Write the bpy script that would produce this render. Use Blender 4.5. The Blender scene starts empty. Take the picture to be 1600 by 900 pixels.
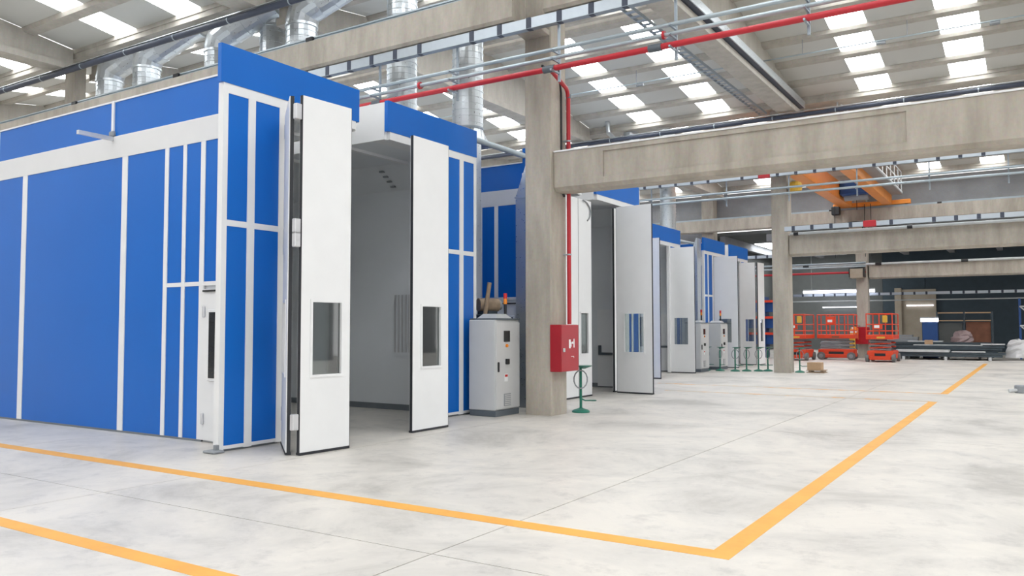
import bpy, math, random
from mathutils import Vector, Matrix
random.seed(7)
PI = math.pi
scene = bpy.context.scene
COL = scene.collection

# ------------------------------------------------------------------ camera
F_PX = 1276.97
yaw, pitch, roll = -0.570540294, 0.0483317443, -0.00149356443
fwd = Vector((math.sin(yaw) * math.cos(pitch), math.cos(yaw) * math.cos(pitch), math.sin(pitch)))
rgt = Vector((math.cos(yaw), -math.sin(yaw), 0))
upv = rgt.cross(fwd)
r2 = math.cos(roll) * rgt + math.sin(roll) * upv
u2 = -math.sin(roll) * rgt + math.cos(roll) * upv
cam = bpy.data.cameras.new('camera')
cam.sensor_width = 36.0
cam.lens = F_PX / 1600 * 36.0
cam.clip_start = 0.05
cam.clip_end = 500
camo = bpy.data.objects.new('camera', cam)
COL.objects.link(camo)
camo.matrix_world = Matrix(((r2.x, u2.x, -fwd.x, 0), (r2.y, u2.y, -fwd.y, 0), (r2.z, u2.z, -fwd.z, 1.6), (0, 0, 0, 1)))
scene.camera = camo

# ------------------------------------------------------------------ light and exposure
world = bpy.data.worlds.new('daylight')
scene.world = world
world.use_nodes = True
bg = world.node_tree.nodes['Background']
bg.inputs[0].default_value = (1.0, 0.995, 0.985, 1)
bg.inputs[1].default_value = 1.8
SKYLIGHT_POWER = 11.0
scene.view_settings.view_transform = 'Standard'
scene.view_settings.look = 'None'
scene.view_settings.gamma = 1.0
scene.view_settings.use_curve_mapping = False
scene.view_settings.exposure = -0.24


# ------------------------------------------------------------------ materials
def new_mat(name):
    m = bpy.data.materials.new(name)
    m.use_nodes = True
    nt = m.node_tree
    return m, nt, nt.nodes['Principled BSDF']


def plain(name, col, rough=0.5, metal=0.0, vary=0.06, scale=3.0, spec=0.5, bump=0.0):
    """colour with a fine procedural mottling"""
    m, nt, b = new_mat(name)
    geo = nt.nodes.new('ShaderNodeNewGeometry')
    n = nt.nodes.new('ShaderNodeTexNoise')
    n.inputs['Scale'].default_value = scale
    n.inputs['Detail'].default_value = 4
    nt.links.new(geo.outputs['Position'], n.inputs['Vector'])
    r = nt.nodes.new('ShaderNodeValToRGB')
    r.color_ramp.elements[0].position = 0.3
    r.color_ramp.elements[1].position = 0.7
    r.color_ramp.elements[0].color = tuple(c * (1 - vary) for c in col) + (1,)
    r.color_ramp.elements[1].color = tuple(min(1, c * (1 + vary)) for c in col) + (1,)
    nt.links.new(n.outputs['Fac'], r.inputs['Fac'])
    nt.links.new(r.outputs['Color'], b.inputs['Base Color'])
    b.inputs['Roughness'].default_value = rough
    b.inputs['Metallic'].default_value = metal
    b.inputs['Specular IOR Level'].default_value = spec
    if bump:
        bp = nt.nodes.new('ShaderNodeBump')
        bp.inputs['Strength'].default_value = bump
        bp.inputs['Distance'].default_value = 0.01
        nt.links.new(n.outputs['Fac'], bp.inputs['Height'])
        nt.links.new(bp.outputs['Normal'], b.inputs['Normal'])
    return m


def concrete(name, c0, c1, streak=True, rough=0.85):
    m, nt, b = new_mat(name)
    geo = nt.nodes.new('ShaderNodeNewGeometry')
    mp = nt.nodes.new('ShaderNodeMapping')
    mp.inputs['Scale'].default_value = (2.2, 2.2, 0.5) if streak else (0.6, 0.6, 0.6)
    nt.links.new(geo.outputs['Position'], mp.inputs['Vector'])
    n1 = nt.nodes.new('ShaderNodeTexNoise')
    n1.inputs['Scale'].default_value = 1.3
    n1.inputs['Detail'].default_value = 7
    n1.inputs['Roughness'].default_value = 0.62
    nt.links.new(mp.outputs['Vector'], n1.inputs['Vector'])
    n2 = nt.nodes.new('ShaderNodeTexNoise')
    n2.inputs['Scale'].default_value = 18
    n2.inputs['Detail'].default_value = 5
    nt.links.new(geo.outputs['Position'], n2.inputs['Vector'])
    r = nt.nodes.new('ShaderNodeValToRGB')
    r.color_ramp.elements[0].position = 0.32
    r.color_ramp.elements[1].position = 0.68
    r.color_ramp.elements[0].color = c0 + (1,)
    r.color_ramp.elements[1].color = c1 + (1,)
    nt.links.new(n1.outputs['Fac'], r.inputs['Fac'])
    mx = nt.nodes.new('ShaderNodeMix')
    mx.data_type = 'RGBA'
    mx.blend_type = 'MULTIPLY'
    mx.inputs['Factor'].default_value = 0.22
    nt.links.new(r.outputs['Color'], mx.inputs['A'])
    nt.links.new(n2.outputs['Color'], mx.inputs['B'])
    nt.links.new(mx.outputs['Result'], b.inputs['Base Color'])
    b.inputs['Roughness'].default_value = rough
    bp = nt.nodes.new('ShaderNodeBump')
    bp.inputs['Strength'].default_value = 0.12
    bp.inputs['Distance'].default_value = 0.01
    nt.links.new(n2.outputs['Fac'], bp.inputs['Height'])
    nt.links.new(bp.outputs['Normal'], b.inputs['Normal'])
    return m


def floor_mat():
    m, nt, b = new_mat('power_floated_concrete')
    geo = nt.nodes.new('ShaderNodeNewGeometry')
    n1 = nt.nodes.new('ShaderNodeTexNoise')
    n1.inputs['Scale'].default_value = 0.55
    n1.inputs['Detail'].default_value = 9
    n1.inputs['Roughness'].default_value = 0.68
    n1.inputs['Distortion'].default_value = 0.5
    nt.links.new(geo.outputs['Position'], n1.inputs['Vector'])
    r = nt.nodes.new('ShaderNodeValToRGB')
    e = r.color_ramp.elements
    e[0].position, e[0].color = 0.34, (0.41, 0.39, 0.36, 1)
    e[1].position, e[1].color = 0.60, (0.65, 0.615, 0.565, 1)
    x = r.color_ramp.elements.new(0.46)
    x.color = (0.55, 0.525, 0.49, 1)
    nt.links.new(n1.outputs['Fac'], r.inputs['Fac'])
    n2 = nt.nodes.new('ShaderNodeTexNoise')
    n2.inputs['Scale'].default_value = 2.7
    n2.inputs['Detail'].default_value = 8
    n2.inputs['Roughness'].default_value = 0.75
    nt.links.new(geo.outputs['Position'], n2.inputs['Vector'])
    r2_ = nt.nodes.new('ShaderNodeValToRGB')
    r2_.color_ramp.elements[0].position = 0.30
    r2_.color_ramp.elements[0].color = (0.70, 0.70, 0.71, 1)
    r2_.color_ramp.elements[1].position = 0.48
    r2_.color_ramp.elements[1].color = (1, 1, 1, 1)
    nt.links.new(n2.outputs['Fac'], r2_.inputs['Fac'])
    mx = nt.nodes.new('ShaderNodeMix')
    mx.data_type = 'RGBA'
    mx.blend_type = 'MULTIPLY'
    mx.inputs['Factor'].default_value = 0.85
    nt.links.new(r.outputs['Color'], mx.inputs['A'])
    nt.links.new(r2_.outputs['Color'], mx.inputs['B'])
    nt.links.new(mx.outputs['Result'], b.inputs['Base Color'])
    rr = nt.nodes.new('ShaderNodeMapRange')
    rr.inputs['To Min'].default_value = 0.30
    rr.inputs['To Max'].default_value = 0.55
    nt.links.new(n2.outputs['Fac'], rr.inputs['Value'])
    nt.links.new(rr.outputs['Result'], b.inputs['Roughness'])
    b.inputs['Specular IOR Level'].default_value = 0.4
    return m


def line_mat(name, wear):
    """yellow floor paint, worn through to the concrete in patches"""
    m, nt, b = new_mat(name)
    geo = nt.nodes.new('ShaderNodeNewGeometry')
    n = nt.nodes.new('ShaderNodeTexNoise')
    n.inputs['Scale'].default_value = 2.2
    n.inputs['Detail'].default_value = 8
    n.inputs['Roughness'].default_value = 0.7
    nt.links.new(geo.outputs['Position'], n.inputs['Vector'])
    r = nt.nodes.new('ShaderNodeValToRGB')
    r.color_ramp.elements[0].position = wear
    r.color_ramp.elements[0].color = (0.52, 0.47, 0.38, 1)
    r.color_ramp.elements[1].position = wear + 0.10
    r.color_ramp.elements[1].color = (0.70, 0.33, 0.045, 1)
    x = r.color_ramp.elements.new(min(0.98, wear + 0.32))
    x.color = (0.76, 0.38, 0.06, 1)
    nt.links.new(n.outputs['Fac'], r.inputs['Fac'])
    nt.links.new(r.outputs['Color'], b.inputs['Base Color'])
    b.inputs['Roughness'].default_value = 0.5
    return m


def galv(name, col=(0.62, 0.66, 0.69), rough=0.3):
    m, nt, b = new_mat(name)
    geo = nt.nodes.new('ShaderNodeNewGeometry')
    v = nt.nodes.new('ShaderNodeTexVoronoi')
    v.inputs['Scale'].default_value = 14
    nt.links.new(geo.outputs['Position'], v.inputs['Vector'])
    r = nt.nodes.new('ShaderNodeMapRange')
    r.inputs['To Min'].default_value = rough - 0.05
    r.inputs['To Max'].default_value = rough + 0.12
    nt.links.new(v.outputs['Distance'], r.inputs['Value'])
    nt.links.new(r.outputs['Result'], b.inputs['Roughness'])
    b.inputs['Base Color'].default_value = col + (1,)
    b.inputs['Metallic'].default_value = 0.85
    return m


def glass_mat(name, tint=(0.75, 0.8, 0.8), clear=0.6):
    m = bpy.data.materials.new(name)
    m.use_nodes = True
    nt = m.node_tree
    nt.nodes.remove(nt.nodes['Principled BSDF'])
    out = nt.nodes['Material Output']
    t = nt.nodes.new('ShaderNodeBsdfTransparent')
    t.inputs[0].default_value = tint + (1,)
    g = nt.nodes.new('ShaderNodeBsdfGlossy')
    g.inputs['Roughness'].default_value = 0.03
    lw = nt.nodes.new('ShaderNodeLayerWeight')
    lw.inputs['Blend'].default_value = 0.35
    mr = nt.nodes.new('ShaderNodeMapRange')
    mr.inputs['To Min'].default_value = 1 - clear - 0.25
    mr.inputs['To Max'].default_value = 0.95
    nt.links.new(lw.outputs['Fresnel'], mr.inputs['Value'])
    mx = nt.nodes.new('ShaderNodeMixShader')
    nt.links.new(mr.outputs['Result'], mx.inputs[0])
    nt.links.new(t.outputs[0], mx.inputs[1])
    nt.links.new(g.outputs[0], mx.inputs[2])
    nt.links.new(mx.outputs[0], out.inputs['Surface'])
    return m


def glow(name, col, power):
    m, nt, b = new_mat(name)
    b.inputs['Base Color'].default_value = (0.8, 0.8, 0.8, 1)
    b.inputs['Emission Color'].default_value = col + (1,)
    b.inputs['Emission Strength'].default_value = power
    return m


M = dict(
    floor=floor_mat(),
    joint=plain('joint_filler', (0.10, 0.095, 0.09), 0.9),
    line=line_mat('yellow_line_paint', 0.26),
    worn=line_mat('worn_yellow_line_paint', 0.47),
    conc=concrete('precast_concrete', (0.36, 0.325, 0.275), (0.52, 0.475, 0.41)),
    conc_roof=concrete('roof_purlin_concrete', (0.44, 0.41, 0.36), (0.56, 0.53, 0.475)),
    conc_wall=concrete('grey_wall_panel_concrete', (0.27, 0.275, 0.29), (0.36, 0.365, 0.38), False),
    beige=concrete('beige_wall_concrete', (0.34, 0.29, 0.22), (0.44, 0.38, 0.30), False),
    darkwall=plain('dark_teal_wall', (0.045, 0.066, 0.083), 0.8),
    greywall=plain('grey_green_wall', (0.11, 0.117, 0.113), 0.8),
    roof=plain('roof_sheet', (0.55, 0.55, 0.52), 0.6, vary=0.03, scale=0.5),
    blue=plain('blue_lacquered_panel', (0.004, 0.132, 0.53), 0.33, spec=0.28, vary=0.03, scale=0.7),
    white=plain('white_lacquered_steel', (0.78, 0.79, 0.80), 0.38, vary=0.015),
    inner=plain('grey_white_cabin_lining', (0.74, 0.77, 0.80), 0.45, vary=0.02, scale=0.8),
    alu=plain('anodised_profile', (0.62, 0.63, 0.65), 0.35, 0.4),
    rubber=plain('black_rubber', (0.018, 0.02, 0.026), 0.6),
    glass=glass_mat('window_glass'),
    galv=galv('galvanised_sheet'),
    casing=galv('busbar_casing', (0.50, 0.55, 0.60), 0.4),
    galvdark=galv('galvanised_channel', (0.34, 0.39, 0.44), 0.42),
    pipe=plain('grey_galvanised_pipe', (0.40, 0.46, 0.50), 0.4, 0.5),
    bluepipe=plain('dark_blue_grey_conduit', (0.045, 0.055, 0.085), 0.5),
    red=plain('red_pipe_paint', (0.46, 0.018, 0.03), 0.4),
    redbox=plain('red_cabinet_enamel', (0.36, 0.006, 0.018), 0.35),
    lift=plain('orange_red_machine_paint', (0.66, 0.055, 0.014), 0.4),
    crane=plain('orange_crane_paint', (0.80, 0.28, 0.045), 0.4),
    green=plain('green_stand_paint', (0.006, 0.15, 0.10), 0.35),
    grey=plain('light_grey_enamel', (0.56, 0.57, 0.575), 0.4, vary=0.02),
    dgrey=plain('dark_grey_enamel', (0.10, 0.12, 0.14), 0.5),
    mgrey=plain('mid_grey_metal', (0.28, 0.30, 0.32), 0.5, 0.2),
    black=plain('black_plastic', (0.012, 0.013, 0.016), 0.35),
    screen=plain('dark_display', (0.02, 0.022, 0.026), 0.12),
    amber=plain('amber_lens', (0.85, 0.26, 0.02), 0.25),
    redlens=plain('red_lens', (0.60, 0.02, 0.02), 0.25),
    wood=plain('weathered_wood', (0.34, 0.25, 0.17), 0.75, vary=0.2, scale=9),
    brown=plain('brown_board', (0.20, 0.08, 0.045), 0.7, vary=0.15),
    card=plain('cardboard', (0.45, 0.30, 0.18), 0.8, vary=0.1),
    film=plain('mauve_plastic_film', (0.26, 0.19, 0.19), 0.4, vary=0.2),
    bag=plain('white_plastic_sack', (0.62, 0.62, 0.63), 0.5),
    steel=plain('dark_steel_profile', (0.055, 0.075, 0.09), 0.5, 0.3, vary=0.2),
    pale=plain('pale_steel_profile', (0.52, 0.54, 0.55), 0.5, vary=0.1),
    yellow=plain('yellow_paint', (0.70, 0.42, 0.05), 0.5),
    bluebox=plain('blue_bin_plastic', (0.01, 0.06, 0.22), 0.5),
    skirt=plain('dark_skirting', (0.16, 0.18, 0.20), 0.6),
    tyre=plain('grey_tyre', (0.16, 0.16, 0.16), 0.8),
    cyan=plain('cyan_scuffed_tape', (0.25, 0.5, 0.65), 0.5),
    skylight=glow('daylit_polycarbonate', (0.95, 0.98, 1.0), SKYLIGHT_POWER),
    tube=glow('fluorescent_tube', (0.85, 0.87, 1.0), 6.0),
)

ORG = {}


# ------------------------------------------------------------------ mesh helpers
class MB:
    def __init__(self, mtx=None):
        self.v, self.f, self.m, self.smooth = [], [], mtx, []

    def add(self, vs, fs, smooth=False):
        o = len(self.v)
        for p in vs:
            p = Vector(p)
            self.v.append(self.m @ p if self.m else p)
        for f in fs:
            self.f.append(tuple(i + o for i in f))
            self.smooth.append(smooth)
        return self

    def box(self, x0, y0, z0, x1, y1, z1):
        x0, x1 = min(x0, x1), max(x0, x1)
        y0, y1 = min(y0, y1), max(y0, y1)
        z0, z1 = min(z0, z1), max(z0, z1)
        return self.add([(x0, y0, z0), (x1, y0, z0), (x1, y1, z0), (x0, y1, z0), (x0, y0, z1), (x1, y0, z1), (x1, y1, z1), (x0, y1, z1)],
                        [(0, 3, 2, 1), (4, 5, 6, 7), (0, 1, 5, 4), (1, 2, 6, 5), (2, 3, 7, 6), (3, 0, 4, 7)])

    def bbox(self, x0, y0, z0, x1, y1, z1, c=0.01):
        """box with chamfered edges along its three axes (26-face style)"""
        cx, cy, cz = (x0 + x1) / 2, (y0 + y1) / 2, (z0 + z1) / 2
        hx, hy, hz = abs(x1 - x0) / 2, abs(y1 - y0) / 2, abs(z1 - z0) / 2
        c = min(c, hx * 0.9, hy * 0.9, hz * 0.9)
        vs, idx = [], {}
        for sx in (-1, 1):
            for sy in (-1, 1):
                for sz in (-1, 1):
                    for a in range(3):
                        h = [hx - c, hy - c, hz - c]
                        h[a] += c
                        idx[(sx, sy, sz, a)] = len(vs)
                        vs.append((cx + sx * h[0], cy + sy * h[1], cz + sz * h[2]))
        fs = []
        S = (-1, 1)
        for a in range(3):
            b_, c_ = [k for k in range(3) if k != a]
            for s in S:
                loop = []
                for t, q in ((-1, -1), (1, -1), (1, 1), (-1, 1)):
                    k = [0, 0, 0]
                    k[a], k[b_], k[c_] = s, t, q
                    loop.append(idx[(k[0], k[1], k[2], a)])
                fs.append(loop)
            for t in S:
                for q in S:
                    k0, k1 = [0, 0, 0], [0, 0, 0]
                    k0[a], k0[b_], k0[c_] = -1, t, q
                    k1[a], k1[b_], k1[c_] = 1, t, q
                    fs.append([idx[tuple(k0) + (b_,)], idx[tuple(k1) + (b_,)], idx[tuple(k1) + (c_,)], idx[tuple(k0) + (c_,)]])
        for sx in S:
            for sy in S:
                for sz in S:
                    fs.append([idx[(sx, sy, sz, a)] for a in range(3)])
        cen = Vector((cx, cy, cz))
        out = []
        for f in fs:
            p = [Vector(vs[i]) for i in f]
            n = (p[1] - p[0]).cross(p[2] - p[0])
            ctr = sum(p, Vector()) / len(p)
            out.append(tuple(f) if n.dot(ctr - cen) > 0 else tuple(reversed(f)))
        return self.add(vs, out)

    def tube(self, pts, r, n=10, caps=True, radii=None, smooth=True):
        pts = [Vector(p) for p in pts]
        vs, fs = [], []
        prev = None
        for i, p in enumerate(pts):
            if i == 0:
                t = pts[1] - p
            elif i == len(pts) - 1:
                t = p - pts[i - 1]
            else:
                t = (pts[i + 1] - p).normalized() + (p - pts[i - 1]).normalized()
            t.normalize()
            if prev is None:
                a = Vector((0, 0, 1)) if abs(t.z) < 0.9 else Vector((1, 0, 0))
                u = a.cross(t).normalized()
            else:
                u = (prev - prev.dot(t) * t).normalized()
            prev = u
            w = t.cross(u)
            rr = radii[i] if radii else r
            for k in range(n):
                an = 2 * PI * k / n
                vs.append(p + rr * (math.cos(an) * u + math.sin(an) * w))
        for i in range(len(pts) - 1):
            for k in range(n):
                k2 = (k + 1) % n
                fs.append((i * n + k, i * n + k2, (i + 1) * n + k2, (i + 1) * n + k))
        self.add(vs, fs, smooth)
        if caps:
            o = len(pts) - 1
            self.add([vs[k] for k in range(n)], [tuple(reversed(range(n)))])
            self.add([vs[o * n + k] for k in range(n)], [tuple(range(n))])
        return self

    def lathe(self, base, prof, n=16):
        """prof: list of (radius, z) about a vertical axis at base"""
        bx, by, bz = base
        vs, fs = [], []
        for r, z in prof:
            for k in range(n):
                a = 2 * PI * k / n
                vs.append((bx + r * math.cos(a), by + r * math.sin(a), bz + z))
        for i in range(len(prof) - 1):
            for k in range(n):
                k2 = (k + 1) % n
                fs.append((i * n + k, i * n + k2, (i + 1) * n + k2, (i + 1) * n + k))
        fs.append(tuple(reversed(range(n))))
        fs.append(tuple((len(prof) - 1) * n + k for k in range(n)))
        return self.add(vs, fs, False)

    def prism(self, poly, z0, z1):
        n = len(poly)
        vs = [(x, y, z0) for x, y in poly] + [(x, y, z1) for x, y in poly]
        fs = [tuple(reversed(range(n))), tuple(range(n, 2 * n))]
        fs += [(i, (i + 1) % n, n + (i + 1) % n, n + i) for i in range(n)]
        return self.add(vs, fs)

    def extrude(self, prof, axis, a0, a1):
        """profile in the plane across 'x' or 'y', swept from a0 to a1 along that axis"""
        n = len(prof)
        if axis == 'x':
            vs = [(a0, p, q) for p, q in prof] + [(a1, p, q) for p, q in prof]
        else:
            vs = [(p, a0, q) for p, q in prof] + [(p, a1, q) for p, q in prof]
        fs = [tuple(range(n)), tuple(reversed(range(n, 2 * n)))]
        fs += [((i + 1) % n, i, n + i, n + (i + 1) % n) for i in range(n)]
        return self.add(vs, fs)

    def build(self, name, mat, parent=None, label=None):
        if parent is not None:
            org = ORG[parent]
        else:
            lo = Vector([min(p[i] for p in self.v) for i in range(3)])
            hi = Vector([max(p[i] for p in self.v) for i in range(3)])
            org = Vector(((lo.x + hi.x) / 2, (lo.y + hi.y) / 2, lo.z))
        me = bpy.data.meshes.new(name)
        me.from_pydata([tuple(p - org) for p in self.v], [], self.f)
        me.polygons.foreach_set('use_smooth', self.smooth)
        me.materials.append(M[mat])
        me.update()
        o = bpy.data.objects.new(name, me)
        COL.objects.link(o)
        if parent is not None:
            o.parent = parent
        else:
            o.location = org
        ORG[o] = org
        if label:
            o['label'] = label
        return o


def tag(o, label, cat, group=None):
    o['label'] = label
    o['category'] = cat
    if group:
        o['group'] = group
    return o


def thing(name, label, cat, loc, group=None):
    o = bpy.data.objects.new(name, None)
    o.empty_display_size = 0.2
    o.location = loc
    COL.objects.link(o)
    ORG[o] = Vector(loc)
    return tag(o, label, cat, group)


def struct(o):
    o['kind'] = 'structure'
    return o


def struct_root(name, loc=(0, 0, 0)):
    o = bpy.data.objects.new(name, None)
    o.empty_display_size = 0.2
    o.location = loc
    COL.objects.link(o)
    ORG[o] = Vector(loc)
    return struct(o)


def piece(mesh_obj, parent, loc, name=None):
    """a copy sharing mesh data, at loc relative to parent"""
    c = mesh_obj.copy()
    COL.objects.link(c)
    c.parent = parent
    c.location = loc
    return c


# ------------------------------------------------------------------ floor: cast slabs with sawn joints
floor = struct(MB().box(-50, -14, -0.3, 22, 66, -0.012).build('floor', 'joint'))
SX, SY, G = 4.05, 8.2, 0.011
first = None
for i in range(-12, 7):
    for j in range(-3, 8):
        x0 = -3.65 + SX * i
        y0 = 4.63 + SY * j
        if x0 < -49.5 or x0 + SX > 22 or y0 + SY > 66.2 or y0 < -14.1:
            continue
        if first is None:
            first = MB().box(-SX / 2 + G / 2, -SY / 2 + G / 2, -0.012, SX / 2 - G / 2, SY / 2 - G / 2, 0).build('slab', 'floor')
            first.parent = floor
            s = first
        else:
            s = first.copy()
            COL.objects.link(s)
            s.parent = floor
        s.location = Vector((x0 + SX / 2, y0 + SY / 2, -0.012)) - ORG[floor]


def strip(x0, y0, x1, y1, mat, label, z=0.002):
    o = MB().box(x0, y0, 0, x1, y1, z).build('floor_line', mat)
    return tag(o, label, 'floor line')


strip(-18, 3.40, -1.83, 3.56, 'line', 'short yellow floor line nearest the camera at bottom left corner')
strip(-18, 5.61, -1.83, 5.80, 'line', 'long yellow floor line running along the near blue booth to the corner')
strip(-2.0, 5.80, -1.83, 19.60, 'line', 'wide yellow aisle line running away from the corner in the foreground')
strip(-2.0, 22.2, -1.83, 41.0, 'line', 'far yellow aisle line leading toward the stacked steel in the back')
strip(-8.0, 19.60, -1.83, 19.78, 'worn', 'worn yellow cross line joining the end of the wide aisle line')
strip(-9.2, 22.0, -1.83, 22.18, 'worn', 'faint worn yellow cross line second from the foreground aisle corner')

# ------------------------------------------------------------------ roof
RAFT = [-47.5 + 8.1 * i for i in range(9)]
SLOPE = 0.135
ZV = 9.52


def roof_z(d):
    return ZV + SLOPE * d


ceiling = struct_root('ceiling', (0, 0, 0))
ROWS = [0.85 + 1.55 * k for k in range(5)]
PH = 0.585                       # half depth of a roof sheet strip
proto = {}


def slope_mtx(yv, sgn):
    # local: x along the hall, y distance from the valley, z up from the sheet
    return Matrix(((1, 0, 0, 0), (0, sgn, 0, yv), (0, SLOPE, 1, ZV), (0, 0, 0, 1)))


def roof_piece(key, maker, mat, name, yv, sgn, x, d):
    """pieces share one mesh per slope direction; local origin at (x, d)"""
    k = (key, sgn)
    if k not in proto:
        mb = MB(Matrix(((1, 0, 0, 0), (0, sgn, 0, 0), (0, SLOPE, 1, 0), (0, 0, 0, 1))))
        maker(mb)
        if sgn < 0:
            mb.f = [tuple(reversed(f)) for f in mb.f]
        o = mb.build(name, mat, ceiling)
        proto[k] = o
    else:
        o = proto[k].copy()
        COL.objects.link(o)
        o.parent = ceiling
    o.location = (x, yv + sgn * d, ZV + SLOPE * d)
    return o


SKW = 0.5
for yv, sgn in ((-3.4, 1), (13.0, -1), (13.0, 1), (29.4, -1), (29.4, 1), (45.8, -1)):  # first slope is out of view overhead, extended to cut the sky light
    for a, b in zip(RAFT[:-1], RAFT[1:]):
        for d in ROWS:
            def sheet(mb):
                for x0, x1 in ((0.2, 2.7 - SKW), (2.7 + SKW, 5.4 - SKW), (5.4 + SKW, 7.9)):
                    mb.box(x0, -PH, 0, x1, PH, 0.06)
            roof_piece('sheet', sheet, 'roof', 'roof_panel', yv, sgn, a, d)
            for xs in (2.7, 5.4):
                roof_piece('pane', lambda mb: mb.box(-SKW, -PH + 0.04, 0.01, SKW, PH - 0.04, 0.05), 'skylight', 'skylight_pane', yv, sgn, a + xs, d)

            def purlin(mb):
                mb.extrude([(PH, -0.02), (1.55 - PH, -0.02), (1.55 - PH - 0.05, -0.10), (PH + 0.05, -0.10)], 'x', 0.2, 7.9)
                mb.box(0.2, PH, -0.02, 7.9, 1.55 - PH, 0.10)
            roof_piece('purlin', purlin, 'conc_roof', 'purlin', yv, sgn, a, d)
# valley gutters
for yv in (-3.4, 13.0, 29.4, 45.8):
    MB().box(-48.1, yv - 0.33, ZV - 0.20, 16.7, yv + 0.33, ZV - 0.02).box(-48.1, yv - 0.36, ZV - 0.06, 16.7, yv + 0.36, ZV + 0.08).build('gutter_beam', 'conc_roof', ceiling)
# rafters: level soffit, pitched top
k = 0
for x in RAFT:
    for ya, yb in ((13.0, 29.4), (29.4, 45.8), (-3.4, 13.0)):
        ym = (ya + yb) / 2
        mb = MB()
        w = 0.22
        if True:
            prof = [(ya + .4, 9.02), (yb - .4, 9.02), (yb - .4, ZV + 0.02), (ym, ZV + SLOPE * 8.2 + 0.02), (ya + .4, ZV + 0.02)]
        else:
            prof = [(ya, 9.02), (yb - .4, 9.02), (yb - .4, ZV + 0.02), (ya, ZV + SLOPE * 8.2 + 0.02)]
        n = len(prof)
        vs = [(x - w, p, q) for p, q in prof] + [(x + w, p, q) for p, q in prof]
        fs = [tuple(reversed(range(n))), tuple(range(n, 2 * n))] + [(i, (i + 1) % n, n + (i + 1) % n, n + i) for i in range(n)]
        mb.add(vs, fs)
        mb.box(x - 0.3, ya + 0.385, 8.94, x + 0.3, yb - .385, 9.12)
        mb.build('rafter', 'conc_roof', ceiling)

# ------------------------------------------------------------------ walls
wall_left = struct(MB().box(-48.6, -5, 0, -48.3, 62, 11).build('wall_left', 'beige'))
struct(MB().box(-48.3, -12.3, 0, -6.0, -12.0, 10).build('wall_front_added', 'conc_wall'))  # unseen wall behind the camera, added to darken the left side
wall_right_added = struct_root('wall_right_added', (16.8, 20, 0))  # unseen wall with open gaps, added to cut light from the right
MB().box(16.7, -14, 5.0, 17.0, 46.6, 10).build('added_upper_wall', 'conc_wall', wall_right_added)
for ya, yb in ((8, 12), (22, 26), (38, 42)):
    MB().box(16.7, ya, 0, 17.0, yb, 5.0).build('added_pier', 'conc_wall', wall_right_added)
wall_far = struct_root('wall_far', (0, 46.6, 0))
for i in range(7):
    x0 = -48.1 + 8.1 * i
    MB().box(x0 + 0.01, 46.4, 7.75, x0 + 8.09, 46.65, 9.3).build('panel', 'conc_wall', wall_far)
    if x0 < -20:
        MB().box(x0 + 0.01, 46.4, 0, x0 + 8.09, 46.65, 7.74).build('panel', 'conc_wall', wall_far)
wall_back = struct_root('wall_back', (0, 60.5, 0))
MB().box(-16, 60.4, 0, -8.8, 60.7, 7.0).build('panel', 'greywall', wall_back)
MB().box(-8.78, 60.4, 0, -6.2, 60.7, 7.0).build('panel', 'darkwall', wall_back)
MB().box(-7.75, 60.2, 0, -5.55, 60.5, 4.1).build('panel', 'beige', wall_back)
MB().box(-6.2, 60.45, 0, 8.6, 60.7, 7.0).build('panel', 'darkwall', wall_back)
struct(MB().box(-16.3, 46.7, 0, -16.0, 60.7, 7.0).build('wall_annex', 'greywall'))
annex = struct(MB().box(-16.3, 46.66, 6.9, 8.6, 60.7, 7.1).build('ceiling_annex', 'greywall'))
for i in range(9):
    MB().box(-15.5 + 2.7 * i, 46.7, 6.45, -15.2 + 2.7 * i, 60.4, 6.9).build('joist', 'conc_wall', annex)
for i in range(2):
    MB().box(-15.0 + i * 2.7, 52, 6.86, -13.4 + i * 2.7, 58, 6.9).build('skylight_pane', 'skylight', annex)


# ------------------------------------------------------------------ columns
def column(y, label, x0=-8.14, x1=-7.45, d=0.68, ztop=9.31, corbels=True, name='concrete_column'):
    r = thing(name, label, 'column', ((x0 + x1) / 2, y + d / 2, 0))
    c = 0.02
    MB().prism([(x0 + c, y), (x1 - c, y), (x1, y + c), (x1, y + d - c), (x1 - c, y + d), (x0 + c, y + d), (x0, y + d - c), (x0, y + c)], 0, ztop).build('shaft', 'conc', r)
    if corbels:
        # crane beam corbel towards the camera
        prof = [(y + 0.01, 7.10), (y - 0.60, 7.10), (y - 0.60, 7.06), (y + 0.01, 7.0)]
        mb = MB()
        n = 4
        vs = [(x0 + 0.02, p, q) for p, q in prof] + [(x1 - 0.02, p, q) for p, q in prof]
        mb.add(vs, [(0, 1, 2, 3), (7, 6, 5, 4), (1, 0, 4, 5), (2, 1, 5, 6), (3, 2, 6, 7), (0, 3, 7, 4)])
        mb.build('corbel', 'conc', r)
    return r


COLN = [(12.9, 'tall square concrete column beside the blue booth carrying a red cabinet', 0),
        (29.3, 'square concrete column in mid distance right of the green pedestals', 1),
        (45.6, 'distant square concrete column between the orange scissor lifts', 2)]
for y, lab, k in COLN:
    column(y, lab, x0=(-7.99, -7.85, -7.90)[k], x1=(-7.43, -7.29, -7.35)[k], d=0.58)
column(12.9, 'hazy concrete column at far left behind the bent silver ducts', x0=-23.95, x1=-23.4, d=0.34, corbels=False)
column(29.3, 'concrete column rising behind the far booth roofs under the roof', x0=-23.95, x1=-23.4, d=0.34, corbels=False)
column(45.6, 'concrete column against the grey end wall above the farthest booths', x0=-16.2, x1=-15.5, corbels=False)


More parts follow.
